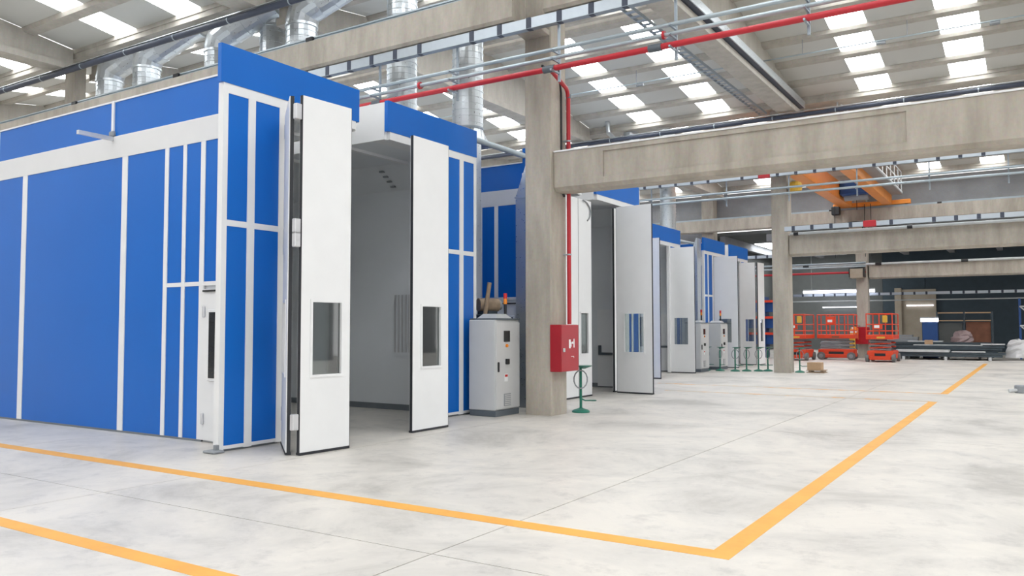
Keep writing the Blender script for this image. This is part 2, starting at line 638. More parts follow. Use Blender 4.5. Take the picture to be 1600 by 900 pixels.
# ------------------------------------------------------------------ beams
def beam(name, x0, x1, yf, yb, z0, z1, label, web=None):
    r = thing(name, label, 'beam', ((x0 + x1) / 2, (yf + yb) / 2, z0))
    c = 0.05
    prof = [(yf + c, z0), (yb - c, z0), (yb, z0 + c), (yb, z1), (yf, z1), (yf, z0 + c)]
    vs = [(x0, p, q) for p, q in prof] + [(x1, p, q) for p, q in prof]
    n = 6
    fs = [tuple(range(n)), tuple(reversed(range(n, 2 * n)))] + [((i + 1) % n, i, n + i, n + (i + 1) % n) for i in range(n)]
    MB().add(vs, fs).build('body', 'conc', r)
    return r


def fair_beam(y, label):
    """aisle beam with a shallow recessed web between thick end blocks"""
    x0, x1 = (-7.42 if y < 20 else -7.27), 8.6
    r = thing('concrete_beam', label, 'beam', ((x0 + x1) / 2, y + 0.25, 4.13))
    yf, yb = y, y + 0.5
    def ex(mb, prof, a, b):
        n = len(prof)
        vs = [(a, p, q) for p, q in prof] + [(b, p, q) for p, q in prof]
        mb.add(vs, [tuple(range(n)), tuple(reversed(range(n, 2 * n)))] + [((i + 1) % n, i, n + i, n + (i + 1) % n) for i in range(n)])
    mb = MB()
    lip = [(yf + 0.07, 4.10), (yb - 0.07, 4.10), (yb, 4.17), (yb, 4.28), (yf, 4.28), (yf, 4.17)]
    ex(mb, lip, x0, x1)
    mb.build('bottom_flange', 'conc', r)
    mb = MB()
    mb.box(x0, yf, 4.28, x0 + 1.0, yb, 4.82)
    mb.build('end_block', 'conc', r)
    mb = MB()
    mb.box(x0 + 5.9, yf, 4.28, x1, yb, 4.82)
    mb.build('end_block', 'conc', r)
    MB().box(x0 + 1.0, yf + 0.03, 4.28, x0 + 5.9, yb - 0.03, 4.74).build('web', 'conc', r)
    MB().box(x0 + 1.0, yf, 4.74, x0 + 5.9, yb, 4.82).build('top_flange', 'conc', r)
    MB().box(x0, yf - 0.02, 4.822, x1, yf + 0.1, 4.85).build('edge_trim', 'white', r)
    return r


fair_beam(13.0, 'long concrete beam crossing the aisle from the near column')
fair_beam(29.4, 'concrete aisle beam from the second column under the orange crane')
fair_beam(45.7, 'farthest low concrete beam above the orange scissor lifts')
beam('crane_beam', -48, -7.76, 12.1, 12.55, 7.11, 7.70, 'pale concrete crane beam above the near blue booth')
beam('crane_beam', -7.12, 8.6, 12.1, 12.55, 7.11, 7.70, 'concrete crane beam end at top centre right of the near column')
beam('crane_beam', -48, 8.6, 28.5, 28.95, 7.11, 7.70, 'concrete crane beam hidden high behind the long aisle beam')
beam('crane_beam', -48, 8.6, 45.2, 45.6, 7.02, 7.70, 'concrete crane beam under the grey end wall carrying the crane')


# rails on the crane beams, with dark clips
def rail(y, z, x0, x1, label, clips, r=0.035):
    t = thing('crane_rail', label, 'rail', ((x0 + x1) / 2, y, z))
    MB().box(x0, y - 0.07, z, x1, y + 0.07, z + 0.02).box(x0, y - 0.02, z + 0.02, x1, y + 0.02, z + 0.07).box(x0, y - 0.045, z + 0.07, x1, y + 0.045, z + 0.10).build('rail_bar', 'pipe', t)
    for c in clips:
        MB().box(c - 0.1, y - 0.1, z, c + 0.1, y - 0.045, z + 0.09).build('clip', 'black', t)


rail(12.2, 7.70, -48, 8.6, 'light grey rail with dark clips on the near crane beam', [-12.9, -17.5, -22.0, -26.5])
rail(45.35, 7.70, -48, 8.6, 'grey crane rail along the end wall beam', [-9.0, -3.9, 0.4])


# ------------------------------------------------------------------ services: pipes, trunking, hangers
def pipe(name, pts, r, mat, label, cat='pipe', n=12, bands=(), bandmat='pipe'):
    mb = MB().tube(pts, r, n)
    if not bands:
        return tag(mb.build(name, mat), label, cat)
    t = thing(name, label, cat, pts[0])
    mb.build('run', mat, t)
    for b0, b1, rr in bands:
        MB().tube([b0, b1], rr, n).build('coupling', bandmat, t)
    return t


YP = 12.2
pipe('sprinkler_pipe', [(-48, YP - .05, 6.09), (8.6, YP - .05, 6.09)], 0.05, 'red', 'long red sprinkler pipe crossing in front of the near column', n=14,
     bands=[((x - 0.11, YP - .05, 6.09), (x + 0.11, YP - .05, 6.09), 0.064) for x in (-11.0, -7.02, -5.05)], bandmat='dgrey')
pipe('air_pipe', [(-48, YP - .05, 6.27), (8.6, YP - .05, 6.27)], 0.035, 'pipe', 'lower of two grey air pipes above the near red pipe',
     bands=[((x - 0.02, YP - .05, 6.27), (x + 0.02, YP - .05, 6.27), 0.07) for x in (-9.9, -4.9)], bandmat='red')
pipe('air_pipe', [(-48, YP - .05, 6.42), (8.6, YP - .05, 6.42)], 0.035, 'pipe', 'upper of two grey air pipes above the near red pipe')


def busbar(y, z, x0, x1, lab, step=0.62, h=0.19, taps=()):
    t = thing('busbar_trunking', lab, 'busbar', ((x0 + x1) / 2, y, z))
    MB().box(x0, y - 0.05, z, x1, y + 0.05, z + h).build('casing', 'casing', t)
    MB().box(x0, y - 0.07, z - 0.006, x1, y + 0.06, z).build('lower_rib', 'galvdark', t)
    x = x0 + 0.3
    cl = None
    i = 0
    while x < x1:
        i += 1
        if i % 7 == 0:
            x += step
            continue
        if cl is None:
            cl = MB().bbox(x - 0.055, y - 0.065, z - 0.014, x + 0.055, y + 0.065, z + h + 0.012, 0.015).build('joint_clamp', 'bluepipe', t)
            base = x
        else:
            c = cl.copy()
            COL.objects.link(c)
            c.parent = t
            c.location = (x - base, 0, 0)
        x += step
    for tx in taps:
        MB().bbox(tx - 0.2, y - 0.09, z - 0.03, tx + 0.2, y + 0.09, z + h + 0.03, 0.02).build('end_feed', 'red', t)


busbar(12.2, 6.89, -22, 3, 'silver busbar trunking with dark clamps under the near crane beam')
busbar(28.7, 6.84, -22, 3, 'silver busbar trunking with red feed box crossing under the long beam', taps=(-7.9,))
busbar(28.95, 4.93, -7.3, 3, 'silver busbar run lying just above the second aisle beam', h=0.15, taps=(-4.55,))
busbar(45.4, 5.4, -22, -8.3, 'distant busbar trunking between the far booths and second column', h=0.16)
busbar(52.0, 3.46, -13, 3, 'busbar trunking deep in the dark rear bay', h=0.15)
for y, z, tag_ in ((28.7, 6.42, 'upper'), (28.7, 6.22, 'lower')):
    pipe('air_pipe', [(-48, y, z), (8.6, y, z)], 0.04, 'pipe', tag_ + ' grey air pipe passing in front of the orange crane', n=10)
for z, w in ((4.95, 'upper'), (4.75, 'lower')):
    pipe('air_pipe', [(-30, 45.54, z), (-7.4, 45.54, z)], 0.05, 'pipe', w + ' distant grey pipe left of the second column', n=8)
pipe('sprinkler_pipe', [(-30, 45.54, 4.45), (-7.4, 45.54, 4.45)], 0.06, 'red', 'thin distant red pipe above the farthest booth roof', n=8)
pipe('air_pipe', [(-7.2, 29.3, 4.86), (8.6, 29.3, 4.86)], 0.05, 'pale', 'pale pipe lying along the top of the second aisle beam', n=8,
     bands=[((x - .08, 29.3, 4.86), (x + .08, 29.3, 4.86), 0.065) for x in (-7.0, -3.4, 0.5)], bandmat='black')
pipe('air_pipe', [(-12, 45.6, 4.86), (8.6, 45.6, 4.86)], 0.06, 'pale', 'pale pipe lying along the farthest low beam', n=8,
     bands=[((x - .15, 45.6, 4.86), (x + .15, 45.6, 4.86), 0.08) for x in (-10.4, -6.8, -2.9)], bandmat='black')
pipe('air_pipe', [(-13, 51.9, 3.15), (3, 51.9, 3.15)], 0.035, 'pale', 'thin pale pipe under the busbar in the dark rear bay', n=8)

# drain conduits in the valleys
for y, x0, lab1, lab2 in ((12.2, -48, 'dark blue drain pipe sloping across the top left roof valley', 'thin light cable tray riding on the dark top left drain pipe'),
                          (28.2, -48, 'dark blue drain pipe along the roof valley above the long beam', 'thin light cable tray above the long beam roof valley')):
    pipe('drain_pipe', [(x0, y, 8.76), (8.6, y, 8.76)], 0.075, 'bluepipe', lab1,
         bands=[((x - .015, y, 8.76), (x + .015, y, 8.76), 0.084) for x in [-30 + 2.05 * i for i in range(17)]])
    t = MB().box(x0, y - 0.05, 8.85, 8.6, y + 0.05, 8.87).build('cable_tray', 'galv')
    tag(t, lab2, 'cable tray')
# dark trough and ladder tray following the big rafter
t = thing('cable_trough', 'black cable trough on the rafter right of the near column', 'cable tray', (-6.66, 21, 9.15))
MB().box(-6.72, 13.6, 9.14, -6.56, 28.9, 9.18).box(-6.72, 13.6, 9.18, -6.70, 28.9, 9.34).box(-6.58, 13.6, 9.18, -6.56, 28.9, 9.34).build('trough', 'bluepipe', t)
MB().box(-6.55, 13.6, 9.14, -6.52, 28.9, 9.36).build('bright_edge', 'galv', t)
t = thing('ladder_tray', 'dark perforated ladder tray beside the big rafter', 'cable tray', (-7.7, 21, 8.86))
MB().box(-7.84, 13.6, 8.86, -7.82, 28.0, 8.94).box(-7.60, 13.6, 8.86, -7.58, 28.0, 8.94).build('side_rail', 'galvdark', t)
pr_ = None
for i in range(48):
    y = 13.8 + 0.3 * i
    if pr_ is None:
        pr_ = MB().box(-7.82, y - 0.06, 8.86, -7.60, y + 0.06, 8.87).build('rung', 'galvdark', t)
    else:
        c = pr_.copy()
        COL.objects.link(c)
        c.parent = t
        c.location = (0, 0.3 * i, 0)


# pipe hangers: slotted channel with three arms
def hanger(x, y, ztop, zbot, arms, label, group):
    t = thing('pipe_hanger', label, 'bracket', (x, y, zbot), group)
    yy = y + 0.12
    MB().box(x - 0.02, yy, zbot, x + 0.02, yy + 0.04, ztop).build('channel', 'galvdark', t)
    for z in arms:
        MB().box(x - 0.015, y - 0.16, z - 0.03, x + 0.015, yy, z).build('arm', 'galvdark', t)
    return t


HL = {-11.05: 'steel pipe hanger in front of the left round duct', -9.1: 'steel pipe hanger in front of the right round duct',
      -6.9: 'steel pipe hanger just right of the near column', -4.75: 'steel pipe hanger near the big rafter at the top',
      -13.2: 'steel pipe hanger nearest the top of the blue fascia', -2.7: 'steel pipe hanger at the top right beside a skylight'}
for x, lab in HL.items():
    hanger(x, YP - .05, 6.92, 5.88, (6.04, 6.235, 6.385), lab, 'near pipe hangers')
for i, x in enumerate((-12.2, -9.3, -7.1, -4.9, -2.75, -0.6)):
    hanger(x, 28.7, 6.85, 5.95, (6.18, 6.38), ['distant pipe hanger above the third booth fascia', 'distant pipe hanger left of the second column', 'distant pipe hanger in front of the left crane girder',
                                               'distant pipe hanger in front of the right crane girder', 'distant pipe hanger right of the crane walkway', 'distant pipe hanger at the right picture edge'][i], 'far pipe hangers')

# red riser on the near column with black cable beside it
t = thing('red_riser_pipe', 'vertical red riser pipe on the near column down to the red cabinet', 'pipe', (-7.33, 13.4, 1.7))
MB().tube([(-7.02, YP, 6.09), (-7.31, 13.28, 6.08), (-7.33, 13.36, 6.04), (-7.33, 13.4, 5.92), (-7.33, 13.4, 1.66)], 0.04, 12).build('riser', 'red', t)
for z in (2.96, 4.4, 5.1):
    MB().tube([(-7.33, 13.4, z - .012), (-7.33, 13.4, z + .012)], 0.05, 12).box(-7.45, 13.36, z - .012, -7.36, 13.44, z + .012).build('pipe_clip', 'pipe', t)
MB().bbox(-7.37, 13.36, 5.9, -7.29, 13.45, 6.02, 0.02).build('elbow_joint', 'dgrey', t)
tag(MB().tube([(-7.6, 12.86, 6.45), (-7.45, 13.05, 6.35), (-7.42, 13.24, 6.2), (-7.42, 13.28, 6.0), (-7.42, 13.28, 4.2), (-7.40, 13.36, 4.05)], 0.022, 8).build('black_cable', 'black'),
    'black cable running down the near column beside the red riser', 'cable')


# ------------------------------------------------------------------ round ducts
def ribbed(path, r, n=20, rib=0.1):
    """spiral-duct tube with raised ribs"""
    pts, rad = [], []
    path = [Vector(p) for p in path]
    for a, b in zip(path[:-1], path[1:]):
        L = (b - a).length
        k = max(1, int(L / rib))
        for i in range(k):
            for f, rr in ((0.0, r), (0.86, r), (0.87, r * 1.035), (0.99, r * 1.035)):
                pts.append(a.lerp(b, (i + f) / k))
                rad.append(rr)
    pts.append(path[-1])
    rad.append(r)
    mb = MB()
    mb.tube(pts, r, n, True, rad, False)
    return mb


def tall_duct(x, y, r, z0, z1, label, cone=None):
    t = thing('spiral_duct', label, 'duct', (x, y, z0), 'round ventilation ducts')
    if cone:
        zc, h = cone
        MB().box(x - 0.30, y - r * 1.02, z0, x + 0.40, y - 0.08, zc - h).build('square_duct', 'galv', t)
        # square to round
        n = 24
        vs, fs = [], []
        for kk in range(n):
            a = 2 * PI * kk / n
            s = r * 1.15 / max(abs(math.cos(a)), abs(math.sin(a)))
            vs.append((x + s * math.cos(a), y + s * math.sin(a), zc - h))
        for kk in range(n):
            a = 2 * PI * kk / n
            vs.append((x + r * math.cos(a), y + r * math.sin(a), zc))
        for kk in range(n):
            k2 = (kk + 1) % n
            fs.append((kk, k2, n + k2, n + kk))
        MB().add(vs, fs).build('transition_cone', 'galv', t)
        MB().tube([(x, y, zc), (x, y, zc + 0.04)], r * 1.05, 24).build('flange', 'galvdark', t)
        z0 = zc
    ribbed([(x, y, z0), (x, y, z1)], r, 28, 0.13).build('round_duct', 'galv', t)
    return t


tall_duct(-9.92, 13.75, 0.32, 0, 9.2, 'wide round galvanised duct right behind the near booth fascia', cone=(5.72, 0.35))
tall_duct(-11.72, 13.75, 0.33, 0, 9.4, 'round galvanised duct between two pipe hangers behind the near booth')
tall_duct(-11.85, 29.6, 0.30, 0, 9.2, 'round galvanised duct with cone behind the third booth fascia', cone=(5.1, 0.35))
tall_duct(-13.35, 29.6, 0.30, 0, 9.3, 'narrow round duct left of the coned duct behind the third booth')


def bent_duct(x, y, r, zb, label, lean=1.15, rise=0.66):
    t = thing('bent_duct', label, 'duct', (x, y, 5.2), 'bent silver ducts')
    ribbed([(x, y, 5.2), (x, y, zb)], r, 20, 0.14).build('upright', 'galv', t)
    # three-gore elbow, then a leaning run
    p0 = Vector((x, y, zb))
    pts = [p0, p0 + Vector((0.0, 0, 0.10)), p0 + Vector((0.10, 0, 0.36)), p0 + Vector((0.32, 0.05, 0.50)), p0 + Vector((0.32 + lean, 0.5, 0.50 + rise))]
    run = (pts[4] - pts[3]).normalized()
    MB().tube(pts[:4] + [pts[3] + run * 0.12], r, 20, True, [r, r * 1.05, r * 1.11, r * 1.13, r * 1.13], False).build('elbow', 'galv', t)
    ribbed([pts[3] + run * 0.05, pts[4]], r * 1.1, 20, 0.42).build('leaning_run', 'galv', t)
    MB().tube([p0 - Vector((0, 0, .03)), p0 + Vector((0, 0, .03))], r * 1.08, 20).build('collar', 'galv', t)
    return t


def P(u, v, y):
    d = rgt * ((u - 800) / F_PX) + upv * (-(v - 450) / F_PX) + fwd
    s = y / d.y
    return Vector((d.x * s, y, 1.6 + d.z * s))


for u, v, r, lab in ((172, 128, 0.36, 'leftmost bent silver duct above the near booth roof'),
                     (230, 108, 0.36, 'second bent silver duct from the left above the near booth'),
                     (342, 82, 0.34, 'silver elbow duct peeking over the corner of the blue fascia'),
                     (428, 44, 0.34, 'short silver duct behind the top edge of the blue fascia'),
                     (472, 42, 0.36, 'large bent silver duct right of the fascia corner at top')):
    yd = 14.1 if u == 428 else 13.35
    p = P(u, v, yd)
    bent_duct(p.x, yd, r, p.z, lab, lean=0.3 if u == 428 else 1.15, rise=0.3 if u == 428 else 0.66)


# ------------------------------------------------------------------ spray booths
def leaf(parent, p0, p1, z0, z1, win=True, flip=1, th=0.06, wz=(1.0, 1.93), wy=None, hinge=None):
    """one folding door leaf standing from p0 to p1 (x, y on the floor)"""
    a = Vector((p0[0], p0[1], 0))
    b = Vector((p1[0], p1[1], 0))
    L = (b - a).length
    s = (b - a) / L
    t = Vector((s.y, -s.x, 0)) * flip
    m = Matrix(((s.x, t.x, 0, a.x), (s.y, t.y, 0, a.y), (0, 0, 1, 0), (0, 0, 0, 1)))
    h = th / 2

    def mk():
        mb = MB(m)
        return mb

    def out(mb, name, mat, par):
        if flip > 0:
            mb.f = [tuple(reversed(f)) for f in mb.f]
        return mb.build(name, mat, par)
    mb = mk()
    e = 0.004
    if win:
        w0, w1 = wy or ((L - 0.50) / 2, (L + 0.50) / 2)
        q0, q1 = wz
        mb.box(e, -h, z0, w0, h, z1).box(w1, -h, z0, L - e, h, z1).box(w0, -h, z0, w1, h, q0).box(w0, -h, q1, w1, h, z1)
    else:
        mb.box(e, -h, z0, L - e, h, z1)
    lf = out(mb, 'door_leaf', 'white', parent)
    mb = mk()
    mb.box(-0.004, -0.6 * h, z0, e, 0.95 * h, z1)
    out(mb, 'edge_seal', 'rubber', lf)
    mb = mk()
    mb.box(L - e, -0.6 * h, z0, L + 0.004, 0.95 * h, z1)
    out(mb, 'edge_seal', 'rubber', lf)
    mb = mk()
    mb.box(0, -h - 0.006, 0.004, L, h + 0.006, z0)
    out(mb, 'bottom_seal', 'rubber', lf)
    if win:
        mb = mk()
        f = 0.035
        for sg in (-1, 1):
            y0, y1 = sg * h, sg * (h + 0.012)
            mb.box(w0 - f, y0, q0 - f, w0, y1, q1 + f).box(w1, y0, q0 - f, w1 + f, y1, q1 + f).box(w0, y0, q0 - f, w1, y1, q0).box(w0, y0, q1, w1, y1, q1 + f)
        out(mb, 'window_frame', 'white', lf)
        mb = mk()
        mb.box(w0, -0.006, q0, w1, 0.006, q1)
        out(mb, 'window_pane', 'glass', lf)
    if hinge is not None:
        for zz in (0.32, 2.62, 2.78, 4.25):
            mb = mk()
            mb.bbox(hinge - 0.045, -0.035, zz, hinge + 0.045, 0.035, zz + 0.2, 0.008)
            out(mb, 'hinge', 'alu', lf)
    return lf


def booth(y0, xf, dz, label, body_to=-21.0, door=True, leaves=()):
    Y1 = y0 + 5.75
    r = thing('spray_booth', label, 'spray booth', (xf, y0 + 2.87, 0), 'blue and white spray booths')
    zt, zm = 4.83 + dz, 2.98 + dz * 0.6     # frame top, mid rail
    xb = xf - 0.10
    # front portal: posts and rails
    Lp = [(0.00, 0.08), (0.41, 0.53), (0.95, 1.08)]
    for a, b in Lp:
        MB().box(xb, y0 + a, 0.02, xf, y0 + b, zt).build('front_post', 'white', r)
        MB().box(xb, Y1 - b, 0.02, xf, Y1 - a, zt).build('front_post', 'white', r)
    for ya, yb in ((y0 + 0.08, y0 + 0.95), (Y1 - 0.95, Y1 - 0.08)):
        MB().box(xb, ya, zt - 0.13, xf - 0.001, yb, zt).build('top_rail', 'white', r)
        MB().box(xb, ya, zm - 0.04, xf - 0.002, yb, zm + 0.04).build('mid_rail', 'white', r)
        MB().box(xb, ya, 0.03, xf - 0.001, yb, 0.075).build('bottom_rail', 'white', r)
    for a, b in ((0.08, 0.41), (0.53, 0.95)):
        for ya, yb in ((y0 + a, y0 + b), (Y1 - b, Y1 - a)):
            MB().box(xb + 0.02, ya, 0.075, xf - 0.012, yb, zm - 0.04).build('front_panel', 'blue', r)
            MB().box(xb + 0.02, ya, zm + 0.04, xf - 0.012, yb, zt - 0.13).build('front_panel', 'blue', r)
    MB().box(xb - 0.02, y0 + 0.10, 0.0, xf - 0.03, y0 + 1.0, 0.03).build('plinth', 'skirt', r)
    MB().box(xb - 0.02, Y1 - 1.0, 0.0, xf - 0.03, Y1 - 0.1, 0.03).build('plinth', 'skirt', r)
    # lintel with the crane slot in its middle
    s0, s1 = y0 + 2.54, Y1 - 2.54
    for ya, yb in ((y0 + 1.08, s0 - 0.065), (s1 + 0.065, Y1 - 1.08)):
        MB().box(xb - 0.25, ya, zt - 0.13, xf, yb, zt).build('lintel', 'white', r)
    MB().box(xf - 0.06, y0 - 0.05, zt, xf + 0.01, s0, zt + 0.51).build('fascia_panel', 'blue', r)
    MB().box(xf - 0.06, s1, zt, xf + 0.01, Y1 + 0.0, zt + 0.51).build('fascia_panel', 'blue', r)
    # slot cheeks and roof decks
    for ys, sg in ((s0, -1), (s1, 1)):
        MB().box(body_to, min(ys, ys + sg * 0.06), zt - 0.13, xf - 0.065, max(ys, ys + sg * 0.06), zt + 0.49).build('slot_cheek', 'white', r)
    bl, br = y0 + 0.53, y0 + 5.43       # body left and right inner faces
    zc = zt - 0.12
    MB().box(body_to, bl + 0.06, zc, xb, s0 - 0.06, zc + 0.1).build('roof_deck', 'inner', r)
    MB().box(body_to, s1 + 0.06, zc, xb, br, zc + 0.1).build('roof_deck', 'inner', r)
    # inner ceiling ribs and the inclined light boxes along the walls
    for i in range(4):
        x = xb - 0.9 - 1.6 * i
        MB().box(x - 0.05, s1 + 0.06, zc - 0.05, x + 0.05, br - 0.55, zc).build('ceiling_rib', 'white', r)
        MB().box(x - 0.05, bl + 0.6, zc - 0.05, x + 0.05, s0 - 0.06, zc).build('ceiling_rib', 'white', r)
    for ye, sg in ((br, -1), (bl + 0.06, 1)):
        mb = MB()
        prof = [(ye, zc - 0.40), (ye, zc), (ye + sg * 0.55, zc)]
        vs = [(body_to + .1, p, q) for p, q in prof] + [(xb - 0.1, p, q) for p, q in prof]
        mb.add(vs, [(0, 1, 2), (5, 4, 3), (1, 0, 3, 4), (2, 1, 4, 5), (0, 2, 5, 3)])
        lb = mb.build('light_box', 'inner', r)
        for i in range(3):
            x = xb - 1.6 - 2.2 * i
            for kk in range(4):
                mb = MB()
                f = 0.2 + 0.2 * kk
                yy, zz = ye + sg * 0.55 * f, zc - 0.40 * (1 - f)
                mb.box(x - 0.05, yy - 0.03, zz - 0.03, x + 0.05, yy + 0.03, zz)
                mb.build('lamp_louvre', 'mgrey', lb)
    # inner wall on the far side with its own window
    MB().box(body_to, br, 0, xb - 0.02, br + 0.08, zt + 0.34).build('side_wall', 'inner', r)
    MB().box(body_to, br - 0.015, 0, xb - 0.05, br, 0.11).build('skirting', 'skirt', r)
    if door:
        w = MB().box(xb - 1.66, br - 0.03, 1.05, xb - 1.18, br, 2.32).build('wall_window', 'inner', r)
        for i in range(5):
            x = xb - 1.62 + 0.09 * i
            MB().box(x, br - 0.04, 1.12, x + 0.05, br - 0.03, 2.24).build('louvre', 'alu', w)
    else:
        d = MB().box(xb - 0.98, br - 0.04, 0.03, xb - 0.18, br, 2.08).build('exit_door', 'white', r)
        MB().box(xb - 0.76, br - 0.05, 0.92, xb - 0.30, br - 0.038, 1.76).build('exit_door_window', 'white', d)  # opaque white stands in for the outside light in the glass
        MB().box(xb - 0.90, br - 0.10, 0.86, xb - 0.22, br - 0.05, 0.93).bbox(xb - 0.94, br - 0.09, 0.86, xb - 0.86, br - 0.04, 1.12, .01).build('push_bar', 'dgrey', d)
    MB().box(body_to - 0.08, bl, 0, body_to, br + 0.08, zt + 0.34).build('rear_wall', 'white', r)
    # near side wall: mullions, panels, person door, fascia
    ys = bl
    zb = 4.28 + dz
    xs0 = xb - 0.02
    edges = [(-0.98, 0.10), (-1.40, 0.08), (-1.83, 0.09), (-2.90, 0.14), (-5.90, 0.15), (-8.9, 0.15), (-11.9, 0.15)]
    prev = 0.0
    MB().box(body_to, ys + 0.03, 0, xs0, ys + 0.06, zt + 0.2).build('inner_lining', 'inner', r)
    for i, (e, w) in enumerate(edges):
        x0, x1 = xs0 + e - w / 2, xs0 + e + w / 2
        if x1 < body_to:
            continue
        MB().box(x0, ys - 0.012, 0.03, x1, ys + 0.02, zb).build('mullion', 'white', r)
        a, b = x1, xs0 + prev
        if i < 3:
            if i > 0:
                MB().box(a, ys, 0.03, b, ys + 0.02, 2.20).build('side_panel', 'blue', r)
            MB().box(a, ys, 2.26, b, ys + 0.02, zb).build('side_panel', 'blue', r)
        else:
            MB().box(a, ys, 0.03, b, ys + 0.02, zb).build('side_panel', 'blue', r)
        prev = e - w / 2
    MB().box(xs0 - 1.87, ys - 0.010, 2.20, xs0, ys + 0.02, 2.26).build('door_header', 'white', r)
    d = MB().box(xs0 - 0.93, ys - 0.02, 0.03, xs0, ys + 0.02, 2.15).build('person_door', 'white', r)
    MB().bbox(xs0 - 0.78, ys - 0.05, 0.86, xs0 - 0.48, ys - 0.02, 1.86, 0.01).build('window_frame', 'white', d)
    MB().box(xs0 - 0.74, ys - 0.056, 0.90, xs0 - 0.52, ys - 0.05, 1.82).build('window_pane', 'screen', d)
    for zz in (0.25, 1.75):
        MB().bbox(xs0 - 0.91, ys - 0.05, zz, xs0 - 0.86, ys - 0.02, zz + 0.16, 0.01).build('hinge', 'alu', d)
    MB().box(xs0 - 0.90, ys - 0.05, 2.11, xs0 - 0.35, ys - 0.02, 2.135).build('closer_arm', 'black', d)
    MB().box(body_to, ys - 0.01, 0, xs0 - 0.93, ys + 0.02, 0.03).build('side_plinth', 'skirt', r)
    # white band leaning out, then the blue side fascia
    mb = MB()
    prof = [(ys + 0.02, zb), (ys - 0.012, zb), (ys - 0.06, zb + 0.32), (ys + 0.02, zb + 0.32)]
    vs = [(body_to, p, q) for p, q in prof] + [(xs0, p, q) for p, q in prof]
    mb.add(vs, [(0, 1, 2, 3), (7, 6, 5, 4), (1, 0, 4, 5), (2, 1, 5, 6), (3, 2, 6, 7), (0, 3, 7, 4)])
    mb.build('side_band', 'white', r)
    jx = xs0 - 3.17
    for a, b in ((xs0 - 0.02, jx + 0.03), (jx - 0.03, xs0 - 6.75), (xs0 - 6.85, body_to)):
        MB().box(b, ys - 0.045, zb + 0.33, a, ys, zb + 0.88).build('side_fascia', 'blue', r)
    MB().box(xs0 - 6.85, ys - 0.05, zb + 0.33, xs0 - 6.75, ys, zb + 0.88).build('fascia_joint', 'white', r)
    MB().box(body_to, ys - 0.06, zb + 0.88, xs0, ys + 0.03, zb + 0.905).box(body_to, ys - 0.06, zb + 0.32, xs0, ys - 0.02, zb + 0.333).build('fascia_cap', 'white', r)
    # vertical conduit with cable gland and arm on the fascia joint
    c = MB().box(jx - 0.03, ys - 0.07, zb + 0.40, jx + 0.03, ys - 0.04, zb + 0.90).build('wall_conduit', 'white', r)
    MB().bbox(jx - 0.06, ys - 0.10, zb + 0.33, jx + 0.06, ys - 0.03, zb + 0.42, 0.02).build('gland', 'mgrey', c)
    MB().box(jx - 0.03, ys - 0.62, zb + 0.27, jx + 0.03, ys - 0.03, zb + 0.33).build('support_arm', 'alu', c)
    # outside of the far side wall
    MB().box(body_to, br + 0.08, 0, xs0, br + 0.10, zt + 0.34).build('outer_panel', 'blue', r)
    # floor foot of the near post
    f = MB().bbox(xf - 0.13, y0 - 0.14, 0.0, xf + 0.10, y0 + 0.03, 0.035, 0.012).box(xf - 0.03, y0 - 0.05, 0.03, xf + 0.02, y0 + 0.0, 0.10).build('foot_bracket', 'mgrey', r)
    for lv in leaves:
        leaf(r, **lv)
    return r


Z1 = 4.57
bA = booth(6.87, -8.9, 0.0, 'nearest blue spray booth with long side wall and folded white doors', leaves=[
    dict(p0=(-8.80, 7.86), p1=(-7.96, 7.19), z0=0.035, z1=Z1, flip=-1, hinge=0.0),
    dict(p0=(-7.84, 7.24), p1=(-7.78, 8.06), z0=0.035, z1=Z1, wy=(0.185, 0.665), hinge=-0.06),
    dict(p0=(-8.06, 9.70), p1=(-8.06, 10.60), z0=0.035, z1=Z1, wy=(0.23, 0.69)),
    dict(p0=(-8.86, 11.60), p1=(-8.12, 10.66), z0=0.035, z1=Z1, flip=-1),
])
bB = booth(14.42, -8.9, 0.0, 'second blue spray booth seen right behind the near column', door=False, leaves=[
    dict(p0=(-8.84, 15.55), p1=(-8.84, 16.54), z0=0.035, z1=Z1, win=False),
    dict(p0=(-8.84, 16.55), p1=(-8.84, 17.20), z0=0.035, z1=Z1, wy=(0.10, 0.46)),
    dict(p0=(-8.70, 18.36), p1=(-7.72, 18.26), z0=0.035, z1=4.57, wy=(0.22, 0.75)),
    dict(p0=(-8.84, 18.44), p1=(-8.84, 19.30), z0=0.035, z1=4.57, win=False),
])
bC = booth(22.62, -10.9, -0.22, 'third blue spray booth with pale bluish folded door in mid distance', door=False, leaves=[
    dict(p0=(-10.84, 23.95), p1=(-9.86, 23.92), z0=0.035, z1=4.40),
    dict(p0=(-10.95, 27.42), p1=(-10.02, 27.42), z0=0.035, z1=4.42, wy=(0.18, 0.68)),
])
bD = booth(30.9, -10.9, -0.22, 'farthest blue spray booth behind the row of green pedestals', door=True, leaves=[
    dict(p0=(-10.80, 31.75), p1=(-9.86, 31.80), z0=0.035, z1=4.40, wy=(0.18, 0.68)),
    dict(p0=(-10.70, 34.75), p1=(-10.02, 34.75), z0=0.035, z1=4.35, wy=(0.24, 0.60)),
    dict(p0=(-9.96, 34.78), p1=(-9.90, 35.55), z0=0.035, z1=4.35, wy=(0.25, 0.55)),
])
# curved hose looped on the second booth's closed leaf
tag(MB().tube([(-8.79, 16.75 + 0.38 * math.sin(a * PI / 10), 4.55 - 0.0 - 0.28 * (1 - math.cos(a * PI / 10)) * 0.9) for a in range(0, 9)], 0.016, 8).build('grey_hose', 'mgrey'),
    'short curved grey hose on the white leaf right of the near column', 'hose')

